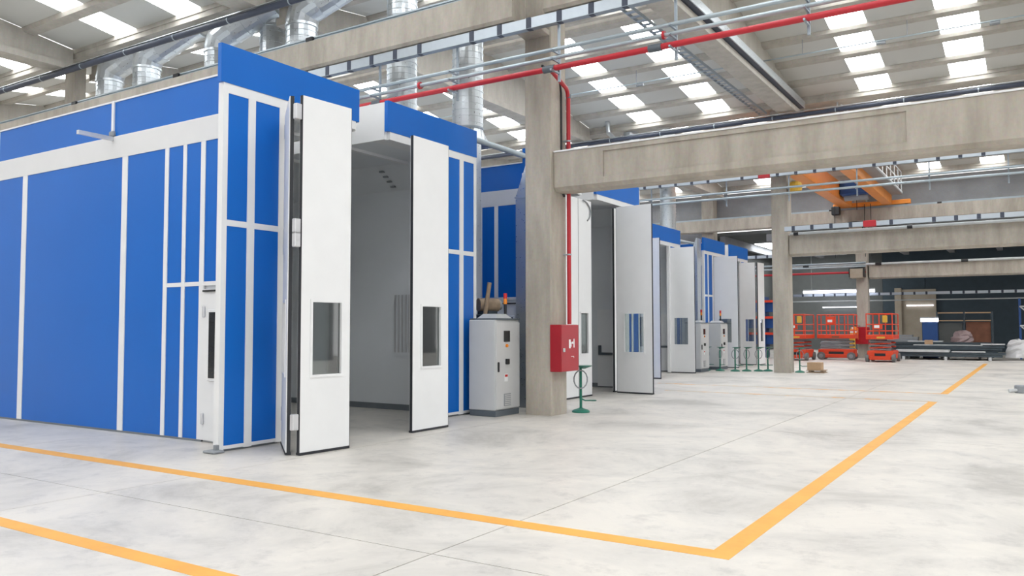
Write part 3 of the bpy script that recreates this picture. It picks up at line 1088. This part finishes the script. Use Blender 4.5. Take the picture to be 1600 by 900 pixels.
# rectangular riser ducts standing in the gaps between booths
def rect_duct(x0, x1, y0, y1, z1, label):
    t = thing('rectangular_duct', label, 'duct', ((x0 + x1) / 2, (y0 + y1) / 2, 0))
    MB().box(x0, y0, 0, x1, y1, z1).build('riser', 'galv', t)
    prof = [(x0, z1), (x1, z1), (x1, z1 + 0.75), (x0 + 0.28, z1 + 0.75)]
    vs = [(p, y0, q) for p, q in prof] + [(p, y1, q) for p, q in prof]
    MB().add(vs, [(0, 1, 2, 3), (7, 6, 5, 4), (1, 0, 4, 5), (2, 1, 5, 6), (3, 2, 6, 7), (0, 3, 7, 4)]).build('sloped_head', 'galv', t)
    MB().box(x0 - 0.02, y0 - 0.02, z1 - 0.03, x1 + 0.02, y1 + 0.02, z1 + 0.0).build('flange', 'galv', t)


rect_duct(-8.86, -8.35, 13.95, 14.36, 4.25, 'flat galvanised riser duct just left of the near column')
rect_duct(-11.30, -10.98, 30.35, 30.80, 4.3, 'grey riser duct between the third and farthest booths')
pipe('slanted_pipe', [(-9.35, 13.2, 5.35), (-8.85, 14.6, 5.15), (-8.75, 15.5, 5.15)], 0.06, 'pipe', 'grey pipe sloping from the round duct toward the near column')
pipe('slanted_pipe', [(-11.6, 29.5, 4.95), (-11.15, 30.6, 4.85)], 0.05, 'pipe', 'thin grey pipe joining the coned duct to the far riser')


# ------------------------------------------------------------------ control cabinets
def cabinet(x, y, label, w=0.80, d=0.60, h=1.74, lamp=True):
    """door faces +x; x is the door plane, y the near edge"""
    t = thing('control_cabinet', label, 'control cabinet', (x - d / 2, y + w / 2, 0), 'grey control cabinets')
    MB().bbox(x - d + 0.01, y + 0.01, 0, x - 0.01, y + w - 0.01, 0.11, 0.008).build('plinth', 'dgrey', t)
    MB().bbox(x - d, y, 0.11, x - 0.02, y + w, h, 0.012).build('body', 'grey', t)
    dr = MB().bbox(x - 0.018, y + 0.01, 0.13, x + 0.004, y + w - 0.01, h - 0.04, 0.008).build('cabinet_door', 'grey', t)
    f = x + 0.004
    MB().bbox(f, y + 0.24, 1.34, f + 0.012, y + 0.44, 1.54, 0.004).build('screen', 'screen', dr)
    MB().tube([(f, y + 0.33, 1.27), (f + 0.03, y + 0.33, 1.27)], 0.028, 12).build('button', 'amber', dr)
    MB().bbox(f, y + 0.29, 0.93, f + 0.05, y + 0.38, 1.03, 0.01).build('main_switch', 'black', dr)
    MB().bbox(f, y + 0.035, 0.80, f + 0.03, y + 0.075, 0.98, 0.01).build('handle', 'black', dr)
    MB().box(f, y + 0.27, 0.62, f + 0.003, y + 0.38, 0.76).build('label_plate', 'white', dr)
    MB().box(f + 0.003, y + 0.28, 0.705, f + 0.005, y + 0.37, 0.745).build('label_stripe', 'redlens', dr)
    g = MB().box(f, y + 0.25, 0.18, f + 0.012, y + 0.46, 0.40).build('vent_grille', 'mgrey', dr)
    for i in range(6):
        MB().box(f + 0.012, y + 0.26, 0.195 + 0.034 * i, f + 0.018, y + 0.45, 0.212 + 0.034 * i).build('grille_slat', 'grey', g)
    MB().box(x - d, y + 0.04, h, x - 0.0, y + w, h + 0.03).build('top_gasket', 'dgrey', t)
    mb = MB()
    mb.add([(x - 0.50, y + 0.12, h + 0.03), (x - 0.06, y + 0.12, h + 0.03), (x - 0.06, y + 0.62, h + 0.03), (x - 0.50, y + 0.62, h + 0.03),
            (x - 0.42, y + 0.20, h + 0.11), (x - 0.14, y + 0.20, h + 0.11), (x - 0.14, y + 0.54, h + 0.11), (x - 0.42, y + 0.54, h + 0.11)],
           [(0, 3, 2, 1), (4, 5, 6, 7), (0, 1, 5, 4), (1, 2, 6, 5), (2, 3, 7, 6), (3, 0, 4, 7)])
    mb.build('roof_fan_hood', 'pale', t)
    bx, by = x - 0.22, y + w - 0.16
    lm = MB().tube([(bx, by, h + 0.03), (bx, by, h + 0.30)], 0.028, 10).build('signal_tower', 'black', t)
    MB().tube([(bx, by, h + 0.30), (bx, by, h + 0.40)], 0.034, 12).build('amber_lens', 'amber', lm)
    MB().tube([(bx, by, h + 0.40), (bx, by, h + 0.50)], 0.034, 12).build('red_lens', 'redlens', lm)
    return t


cabinet(-8.17, 12.20, 'pale grey control cabinet beside the near column with dark screen', w=0.80)
cabinet(-10.08, 28.15, 'control cabinet next to the third booth door in mid distance', w=0.85)
cabinet(-10.02, 30.15, 'control cabinet standing in front of the farthest booth door', w=0.80)

# small electric motor on a grey crate behind the near cabinet, with a leaning plank
tag(MB().bbox(-9.35, 13.15, 0, -8.98, 13.85, 1.86, 0.02).build('pump_stand', 'steel'), 'dark blue grey stand behind the near control cabinet', 'stand')
t = thing('electric_motor', 'dusty brown electric motor on the stand behind the near cabinet', 'motor', (-9.15, 13.4, 1.86))
MB().tube([(-9.3, 13.25, 2.05), (-9.08, 13.62, 2.05)], 0.13, 16).build('motor_body', 'wood', t)
MB().tube([(-9.08, 13.62, 2.05), (-9.05, 13.67, 2.05)], 0.10, 16).build('fan_cover', 'mgrey', t)
MB().box(-9.32, 13.26, 1.86, -9.06, 13.58, 1.93).build('motor_foot', 'steel', t)
mb = MB()
mb.tube([(-9.30, 13.02, 0.0), (-8.89, 13.05, 2.47)], 0.05, 4)
tag(mb.build('wooden_plank', 'wood'), 'weathered wooden plank leaning behind the near control cabinet', 'plank')


# ------------------------------------------------------------------ fire hose cabinets
def fire_cab(x0, x1, y0, y1, z0, z1, label):
    t = thing('fire_hose_cabinet', label, 'fire cabinet', ((x0 + x1) / 2, (y0 + y1) / 2, z0), 'red fire hose cabinets')
    MB().bbox(x0, y0, z0, x1 - 0.022, y1, z1, 0.008).build('cabinet_body', 'redbox', t)
    d = MB().bbox(x1 - 0.02, y0 + 0.004, z0 + 0.004, x1, y1 - 0.004, z1 - 0.004, 0.006).build('cabinet_door', 'redbox', t)
    f, w = x1, y1 - y0
    MB().bbox(f, y0 + 0.06, z0 + 0.42 * (z1 - z0), f + 0.012, y0 + 0.13, z0 + 0.50 * (z1 - z0), 0.004).build('latch', 'pale', d)
    # pictogram: reel, hose and flame in white
    c, zz = y0 + 0.58 * w, z0 + 0.60 * (z1 - z0)
    MB().box(f, c - 0.10, zz - 0.09, f + 0.002, c - 0.035, zz + 0.07).box(f, c - 0.03, zz - 0.06, f + 0.002, c - 0.005, zz + 0.02)\
        .box(f, c + 0.01, zz - 0.01, f + 0.002, c + 0.06, zz + 0.03).box(f, c + 0.075, zz - 0.08, f + 0.002, c + 0.11, zz + 0.08).build('pictogram', 'white', d)
    MB().box(f, c - 0.02, zz - 0.245, f + 0.002, c + 0.09, zz - 0.235).box(f, c + 0.08, zz - 0.27, f + 0.002, c + 0.09, zz - 0.235).build('marking', 'white', d)
    return t


fire_cab(-7.428, -7.19, 12.84, 13.50, 0.80, 1.65, 'bright red fire hose cabinet hung on the near column')
fire_cab(-7.9, -7.28, 45.0, 45.57, 0.72, 1.6, 'dark red fire hose cabinet on the distant column between scissor lifts')


# ------------------------------------------------------------------ green pedestals
def pedestal(x, y, label, turn=0.0, hose=True):
    t = thing('green_pedestal', label, 'pedestal', (x, y, 0), 'green foot pedal pedestals')
    MB().lathe((x, y, 0), [(0.17, 0), (0.17, 0.025), (0.13, 0.05), (0.05, 0.075), (0.036, 0.085)], 20).build('base', 'green', t)
    MB().tube([(x, y, 0.08), (x, y, 0.84)], 0.026, 12).build('post', 'green', t)
    MB().lathe((x + 0.06 * math.cos(turn), y + 0.06 * math.sin(turn), 0.82), [(0.03, 0), (0.08, 0.02), (0.15, 0.045), (0.16, 0.06), (0.15, 0.06)], 18).build('bowl', 'green', t)
    px, py = math.cos(turn + 0.4), math.sin(turn + 0.4)
    MB().tube([(x, y, 0.26), (x + 0.08 * px, y + 0.08 * py, 0.22), (x + 0.20 * px, y + 0.20 * py, 0.22)], 0.013, 8).lathe((x + 0.24 * px, y + 0.24 * py, 0.21), [(0.06, 0), (0.065, 0.012), (0.05, 0.02)], 12).build('foot_pedal', 'green', t)
    if hose:
        c = []
        for i in range(15):
            a = 2 * PI * i / 14
            c.append((x + 0.13 * math.sin(a) * px + 0.02, y + 0.13 * math.sin(a) * py - 0.04, 0.62 + 0.17 * math.cos(a)))
        MB().tube(c, 0.013, 8).build('hose_loop', 'mgrey', t)
    return t


PED = [(-7.30, 13.78, 0.3, 'green pedestal with hose loop standing beside the near column'),
       (-10.40, 29.55, 0.2, 'leftmost green pedestal in the distant row by the control cabinets'),
       (-9.83, 29.45, 1.0, 'second green pedestal from the left in the distant row'),
       (-9.27, 29.45, 0.1, 'third green pedestal from the left in the distant row'),
       (-8.93, 29.70, 0.6, 'fourth green pedestal from the left in the distant row'),
       (-8.56, 29.92, 0.2, 'fifth green pedestal from the left in the distant row'),
       (-8.28, 30.13, 0.9, 'rightmost green pedestal of the distant row before the second column'),
       (-7.09, 29.85, 0.3, 'lone green pedestal right of the second column by a cardboard box')]
for x, y, a, lab in PED:
    pedestal(x, y, lab, a)
t = thing('cardboard_box', 'small brown cardboard box on a flat pallet beside the second column', 'box', (-6.58, 30.1, 0))
MB().bbox(-6.84, 29.85, 0.10, -6.38, 30.30, 0.36, 0.01).build('carton', 'card', t)
MB().box(-6.86, 29.8, 0, -6.26, 30.36, 0.025).box(-6.86, 29.8, 0.075, -6.26, 30.36, 0.1).box(-6.8, 29.85, 0.02, -6.7, 30.3, 0.08).box(-6.4, 29.85, 0.02, -6.3, 30.3, 0.08).build('skid', 'wood', t)
t = thing('metal_drum', 'small grey metal drum lying on the floor at the right edge', 'drum', (-0.42, 23.3, 0))
MB().lathe((-0.38, 23.35, 0), [(0.12, 0), (0.13, 0.02), (0.13, 0.17), (0.11, 0.19)], 14).build('drum', 'mgrey', t)
MB().tube([(-0.62, 23.2, 0.05), (-0.45, 23.28, 0.07)], 0.045, 10).build('spout', 'pale', t)


# ------------------------------------------------------------------ overhead crane
cr = thing('overhead_crane', 'orange double girder overhead crane with side walkway', 'crane', (-7.2, 37, 7.8))
for xa, xb_ in ((-8.55, -7.95), (-6.52, -6.05)):
    MB().bbox(xa, 28.85, 7.86, xb_, 45.27, 8.75, 0.02).build('girder', 'crane', cr)
for y in (28.72, 45.40):
    e = MB().bbox(-8.9, y - 0.13, 7.84, -5.2, y + 0.13, 8.06, 0.02).build('end_carriage', 'crane', cr)
    for x in (-8.7, -5.4):
        MB().tube([(x, y - 0.05, 7.92), (x, y + 0.05, 7.92)], 0.12, 14).build('wheel', 'dgrey', e)
w = MB().box(-6.05, 29.2, 8.30, -5.55, 45.2, 8.34).build('walkway', 'mgrey', cr)
for i in range(14):
    MB().tube([(-5.57, 29.4 + 1.2 * i, 8.34), (-5.57, 29.4 + 1.2 * i, 9.4)], 0.03, 8).build('rail_post', 'pale', w)
for z in (8.38, 8.9, 9.4):
    MB().tube([(-5.57, 29.4, z), (-5.57, 45.0, z)], 0.035 if z > 8.4 else 0.06, 8).build('hand_rail', 'pale', w)
tr = MB().bbox(-7.93, 41.9, 8.02, -6.54, 43.2, 8.72, 0.04).build('hoist_trolley', 'bluebox', cr)
MB().tube([(-7.8, 42.5, 7.98), (-6.7, 42.5, 7.98)], 0.2, 14).build('rope_drum', 'mgrey', tr)
MB().tube([(-7.25, 42.5, 7.9), (-7.25, 42.5, 7.3)], 0.015, 6).build('hoist_rope', 'black', tr)
MB().bbox(-8.92, 44.9, 7.45, -8.5, 45.2, 7.9, 0.04).build('drive_motor', 'black', cr)
for x in (-8.75, -7.3, -7.0):
    MB().tube([(x, 44.9, 7.9), (x, 44.9, 5.2)], 0.018, 6).build('pendant_cable', 'black', cr)
tag(MB().lathe((-7.03, 29.4, 6.32), [(0.10, 0), (0.22, 0.06), (0.25, 0.2), (0.22, 0.34), (0.10, 0.4)], 14).build('yellow_fitting', 'yellow'), 'round yellow fitting high on the second column near the crane', 'fitting')
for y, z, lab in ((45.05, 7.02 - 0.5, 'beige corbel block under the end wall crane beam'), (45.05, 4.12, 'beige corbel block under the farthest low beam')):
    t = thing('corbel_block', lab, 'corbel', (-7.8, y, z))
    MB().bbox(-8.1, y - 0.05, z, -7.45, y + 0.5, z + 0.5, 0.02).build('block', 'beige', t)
    MB().box(-8.14, y - 0.06, z + 0.5, -7.41, y + 0.5, z + 0.53).box(-8.14, y - 0.06, z + .05, -8.1, y + 0.5, z + 0.5).box(-7.45, y - 0.06, z + .05, -7.41, y + 0.5, z + 0.5).build('gap_shadow_plate', 'black', t)  # black strips stand in for the shadowed gap around the block


# ------------------------------------------------------------------ scissor lifts
def scissor_lift(x, y, L, W, label, end_on=False, panel=True):
    """platform runs along x for L, depth W along y; near face at y"""
    t = thing('scissor_lift', label, 'scissor lift', (x + L / 2, y + W / 2, 0), 'orange scissor lifts')
    ch = MB().bbox(x + 0.03, y + 0.08, 0.14, x + L - 0.03, y + W - 0.08, 0.52, 0.03).bbox(x + 0.12, y + 0.04, 0.10, x + L - 0.12, y + W - 0.04, 0.26, 0.02).build('chassis', 'lift', t)
    MB().box(x + 0.3 * L, y + 0.075, 0.28, x + 0.7 * L, y + 0.08, 0.40).build('chassis_slot', 'black', ch)
    wx = (x + 0.18, x + L - 0.18) if not end_on else (x + 0.02, x + L - 0.02)
    for a in wx:
        for b in (y + 0.05, y + W - 0.05):
            if end_on:
                MB().tube([(a - 0.07, b + 0.15 * (1 if b < y + .5 else -1), 0.19), (a + 0.07, b + 0.15 * (1 if b < y + .5 else -1), 0.19)], 0.19, 16).build('wheel', 'tyre', t)
            else:
                wh = MB().tube([(a, b - 0.06, 0.19), (a, b + 0.06, 0.19)], 0.19, 16).build('wheel', 'tyre', t)
                MB().tube([(a, b - 0.075, 0.19), (a, b + 0.075, 0.19)], 0.10, 12).build('hub', 'mgrey', wh)
    for i in range(5):
        z = 0.57 + 0.09 * i
        s = 1 if i % 2 else -1
        for b in (y + 0.18, y + W - 0.18):
            MB().tube([(x + 0.12, b, z - 0.03 * s), (x + L - 0.12, b, z + 0.03 * s)], 0.032, 4).build('scissor_arm', 'lift' if end_on and i % 2 else 'mgrey', t)
    pf = MB().bbox(x, y, 1.04, x + L, y + W, 1.24, 0.015).build('platform', 'lift', t)
    r = 0.025
    n = max(2, int(L / 0.42))
    for b in (y + 0.03, y + W - 0.03):
        for i in range(n + 1):
            a = x + 0.03 + (L - 0.06) * i / n
            MB().tube([(a, b, 1.22), (a, b, 2.2)], r, 8).build('guard_post', 'lift', pf)
        for z in (1.42, 1.72, 2.2):
            MB().tube([(x + 0.03, b, z), (x + L - 0.03, b, z)], r, 8).build('guard_rail', 'lift', pf)
    for a in (x + 0.03, x + L - 0.03):
        for z in (1.42, 1.72, 2.2):
            MB().tube([(a, y + 0.03, z), (a, y + W - 0.03, z)], r, 8).build('guard_rail', 'lift', pf)
    if panel:
        pn = MB().bbox(x + 0.25 * L, y + 0.0, 1.50 if end_on else 1.72, x + 0.25 * L + 0.42, y + 0.03, 1.74 if end_on else 2.12, 0.01).build('sign_panel', 'lift', pf)
        zz = 1.56 if end_on else 1.84
        MB().box(x + 0.25 * L + 0.08, y - 0.004, zz, x + 0.25 * L + 0.3, y, zz + 0.12).build('white_mark', 'white', pn)
    MB().bbox(x + 0.62 * L, y + 0.02, 1.8, x + 0.62 * L + 0.2, y + 0.14, 2.12, 0.02).build('control_box', 'yellow' if end_on else 'dgrey', pf)
    MB().box(x + 0.4 * L, y - 0.004, 1.08, x + 0.4 * L + 0.35, y, 1.16).build('plate', 'yellow' if end_on else 'brown', pf)
    return t


scissor_lift(-9.2, 42.3, 1.75, 0.9, 'orange scissor lift seen side on left of the distant column')
scissor_lift(-6.62, 40.3, 1.15, 1.9, 'orange scissor lift seen end on right of the distant column', end_on=True)
scissor_lift(-10.35, 40.4, 1.05, 1.9, 'orange scissor lift half hidden behind the second column', end_on=True)
tag(MB().bbox(-9.6, 45.0, 0, -8.7, 45.5, 0.85, 0.02).build('grey_bin', 'mgrey'), 'grey bin behind the side on scissor lift', 'bin')
tag(MB().bbox(-8.0, 44.0, 0, -7.8, 44.5, 1.1, 0.02).build('yellow_bin', 'yellow'), 'narrow yellow box just left of the distant column', 'box')

# ------------------------------------------------------------------ rear bay: lamps, stacks, boards
for x0, x1, z, y, lab in ((-11.95, -7.9, 3.72, 51.5, 'long bright fluorescent lamp hanging behind the distant column'),
                          (-5.1, -4.25, 1.95, 47.2, 'short glowing tube lamp above the blue bin in the back')):
    t = thing('tube_lamp', lab, 'lamp', ((x0 + x1) / 2, y, z))
    MB().box(x0, y - 0.06, z + 0.08, x1, y + 0.06, z + 0.16).build('housing', 'pale', t)
    if z > 3:
        for x in (x0 + 0.5, x1 - 0.5):
            MB().tube([(x, y, z + 0.15), (x, y, 6.9)], 0.015, 6).build('hanging_rod', 'pale', t)
    MB().tube([(x0 + 0.02, y, z), (x1 - 0.02, y, z)], 0.09, 10).build('tube', 'tube', t)
for x0, x1, y, z, lab in ((-12.6, -9.9, 59.9, 2.95, 'thin pale strip window left on the rear wall'), (-7.3, -5.7, 60.15, 3.0, 'thin pale strip window on the beige rear wall')):
    w = struct(MB().box(x0, y - 0.03, z, x1, y + 0.2, z + 0.05).build('window_%d' % (1 if x0 < -9 else 2), 'tube'))
MB().box(-8.0, 60.0, 0.2, -7.6, 60.4, 4.2).build('pilaster', 'beige', wall_back)
tag(MB().bbox(-5.0, 46.95, 0, -4.3, 47.5, 1.85, 0.03).build('blue_bin', 'bluebox'), 'dark blue upright bin under the short glowing lamp', 'bin')
# brown board stack and shelves
t = thing('board_rack', 'rack of brown boards with two pale rails on the dark rear wall', 'rack', (-3.2, 49, 0))
for x in (-4.49, -3.22, -1.96):
    MB().box(x - 0.04, 49.0, 0, x + 0.04, 49.6, 2.4).build('upright', 'steel', t)
for z in (1.9, 2.31):
    for a, b in ((-4.45, -3.26), (-3.18, -2.0)):
        MB().box(a, 48.98, z, b, 49.06, z + 0.06).build('rail', 'card', t)
MB().box(-3.15, 49.1, 0.4, -2.03, 49.35, 1.86).build('board', 'brown', t)
MB().box(-4.42, 49.15, 0.4, -3.3, 49.35, 1.8).build('board', 'greywall', t)


def sack(name, mat, c, s, label, cat, seed):
    rnd = random.Random(seed)
    n, m = 14, 8
    vs, fs = [], []
    for i in range(m + 1):
        th = PI / 2 * i / m
        for k_ in range(n):
            a = 2 * PI * k_ / n
            j = 0.82 + 0.36 * rnd.random()
            rr = math.cos(th) ** 0.45 if i < m else 0
            vs.append((c[0] + s[0] * rr * j * math.cos(a), c[1] + s[1] * rr * j * math.sin(a), c[2] + s[2] * math.sin(th) * (0.9 + 0.2 * rnd.random()) if i else c[2]))
    for i in range(m):
        for k_ in range(n):
            fs.append((i * n + k_, i * n + (k_ + 1) % n, (i + 1) * n + (k_ + 1) % n, (i + 1) * n + k_))
    fs.append(tuple(reversed(range(n))))
    return tag(MB().add(vs, fs).build(name, mat), label, cat)


sack('film_bundle', 'film', (-3.15, 46.5, 0.84), (0.48, 0.28, 0.55), 'mauve film wrapped bundle on the stacked dark steel', 'bundle', 3)
sack('plastic_sack', 'bag', (-0.75, 46.2, 0.12), (0.55, 0.5, 0.85), 'white crumpled plastic sack at the right end of the steel stacks', 'sack', 5)
# steel stacks on bearers
rnd = random.Random(11)
STK = []
for i, (x0, x1, y, z, h, d, mt, lab) in enumerate((
        (-6.1, -1.4, 44.6, 0.16, 0.22, 0.7, 'steel', 'lowest dark steel bundle at the front of the rear stack'),
        (-6.2, -3.6, 44.5, 0.38, 0.12, 0.7, 'pale', 'pale steel beam lying low at the left of the rear stack'),
        (-3.4, -2.0, 44.55, 0.38, 0.06, 0.6, 'pale', 'thin pale profile low in the middle of the rear stack'),
        (-6.0, -1.5, 45.4, 0.16, 0.52, 0.6, 'steel', 'big dark steel bundle in the middle of the rear stack'),
        (-5.3, -2.3, 45.45, 0.68, 0.05, 0.5, 'pale', 'pale flat bar on top of the middle steel bundle'),
        (-6.2, -1.9, 46.2, 0.16, 0.68, 0.6, 'steel', 'tall dark steel bundle at the back of the rear stack'),
        (-5.6, -4.0, 46.25, 0.84, 0.07, 0.4, 'pale', 'pale sheet on the back bundle below the blue bin'),
        (-2.3, -1.3, 45.5, 0.73, 0.07, 0.3, 'pale', 'pale short bar at the right of the rear stack'),
        (-6.8, -5.35, 47.0, 0.0, 1.2, 0.5, 'mgrey', 'grey slatted crate at the left behind the rear steel stack'))):
    t = thing('metal_crate' if i == 8 else 'steel_bundle', lab, 'crate' if i == 8 else 'steel stack', ((x0 + x1) / 2, y + d / 2, 0 if i in (0, 3, 5) else z))
    n = max(1, int(h / 0.1))
    for k_ in range(n):
        a = rnd.uniform(-0.15, 0.15)
        MB().box(x0 + a, y + rnd.uniform(-.04, .04), z + h * k_ / n, x1 + a, y + d, z + h * (k_ + 1) / n - 0.012).build('profile', mt, t)
    if i in (0, 3, 5):
        for b in (x0 + 0.5, (x0 + x1) / 2, x1 - 0.5):
            MB().box(b - 0.06, y - 0.1, 0, b + 0.06, y + d, z).build('bearer', 'pale', t)
tag(MB().bbox(-4.75, 45.5, 0.73, -4.4, 45.8, 0.95, 0.01).build('carton', 'card'), 'small tan carton lying on the middle steel bundle', 'box')
# blue rack with white braces at the right edge
t = thing('pallet_rack', 'blue pallet rack frame with white diagonal braces at the right edge', 'rack', (-0.3, 47.5, 0))
for x in (-0.75, 0.9):
    MB().box(x, 47.4, 0, x + 0.1, 47.5, 3.0).build('upright', 'bluebox', t)
for z in (0.7, 1.65, 2.6):
    MB().tube([(-0.7, 47.38, z), (0.9, 47.38, z)], 0.04, 6).tube([(-0.7, 47.38, z), (0.1, 47.38, z - 0.75 if z > 1 else z + .5)], 0.035, 6).build('brace', 'pale', t)
# shelving with orange beams seen past the last booth
t = thing('pallet_rack', 'blue rack with orange beams seen beyond the last booth door', 'rack', (-13, 44, 0))
for x in (-13.6, -12.2, -11.0):
    MB().box(x, 43.6, 0, x + 0.12, 44.4, 3.2).build('upright', 'bluebox', t)
for z in (1.2, 2.05, 2.9):
    MB().box(-13.6, 43.56, z, -10.9, 43.64, z + 0.12).build('beam', 'lift', t)
    MB().box(-13.5, 43.7, z - 0.5, -11.0, 44.3, z).build('stored_load', 'bluebox', t)

# thin lighting conduit under the far roof slope, with its short lamp stubs
t = thing('lighting_conduit', 'thin grey conduit with lamp stubs crossing below the far skylights', 'conduit', (-6, 24.6, 9.4))
CZ = P(1200, 95, 24.6).z
MB().tube([(-20, 24.6, CZ), (8.6, 24.6, CZ)], 0.022, 8).build('conduit_run', 'pipe', t)
for u in (1000, 1377, 1556):
    q = P(u, 60, 24.6)
    MB().tube([(q.x - 0.12, 24.6, CZ - 0.07), (q.x + 0.12, 24.6, CZ - 0.07)], 0.05, 8).build('lamp_stub', 'mgrey', t)
for x in (-13.6, -10.9, -5.6, -2.8, 0.2):
    MB().tube([(x, 24.6, CZ), (x, 24.6, roof_z(4.8) - 0.09)], 0.01, 6).build('drop_rod', 'mgrey', t)
# bent silver arm hanging in the valley above the long beam
t = thing('bent_vent_arm', 'small bent silver arm on a bracket in the roof valley above the beam', 'vent', (-12.6, 28.6, 9.3))
a0, a1, a2 = P(949, 192, 28.6), P(951, 208, 28.6), P(966, 223, 28.6)
MB().tube([a0 + Vector((0, 0, .25)), a1, a2], 0.09, 12, True, None, False).build('arm', 'galv', t)
MB().box(a0.x - 0.3, 28.5, a0.z + 0.1, a0.x + 0.3, 28.7, a0.z + 0.16).build('bracket', 'mgrey', t)
# orange and white safety vest hanging beside the distant column
t = thing('safety_vest', 'orange and white safety vest hanging left of the distant column', 'vest', (-7.86, 44.75, 0.85))
prof = [(-8.06, 0.98), (-7.90, 0.86), (-7.88, 1.15), (-7.80, 1.30), (-7.74, 1.15), (-7.71, 0.95), (-7.70, 1.55), (-7.83, 1.62), (-8.04, 1.58), (-8.10, 1.35)]
MB().extrude(prof, 'y', 44.70, 44.78).build('vest_body', 'crane', t)
MB().box(-8.08, 44.685, 1.30, -7.91, 44.70, 1.42).build('white_band', 'white', t)
MB().box(-7.84, 44.685, 1.31, -7.71, 44.70, 1.43).build('white_band', 'white', t)
MB().box(-8.00, 44.685, 1.5, -7.92, 44.70, 1.59).build('white_band', 'white', t)
MB().tube([(-7.85, 44.74, 1.60), (-8.0, 45.2, 1.66), (-7.74, 45.62, 1.66)], 0.012, 6).build('hook', 'black', t)
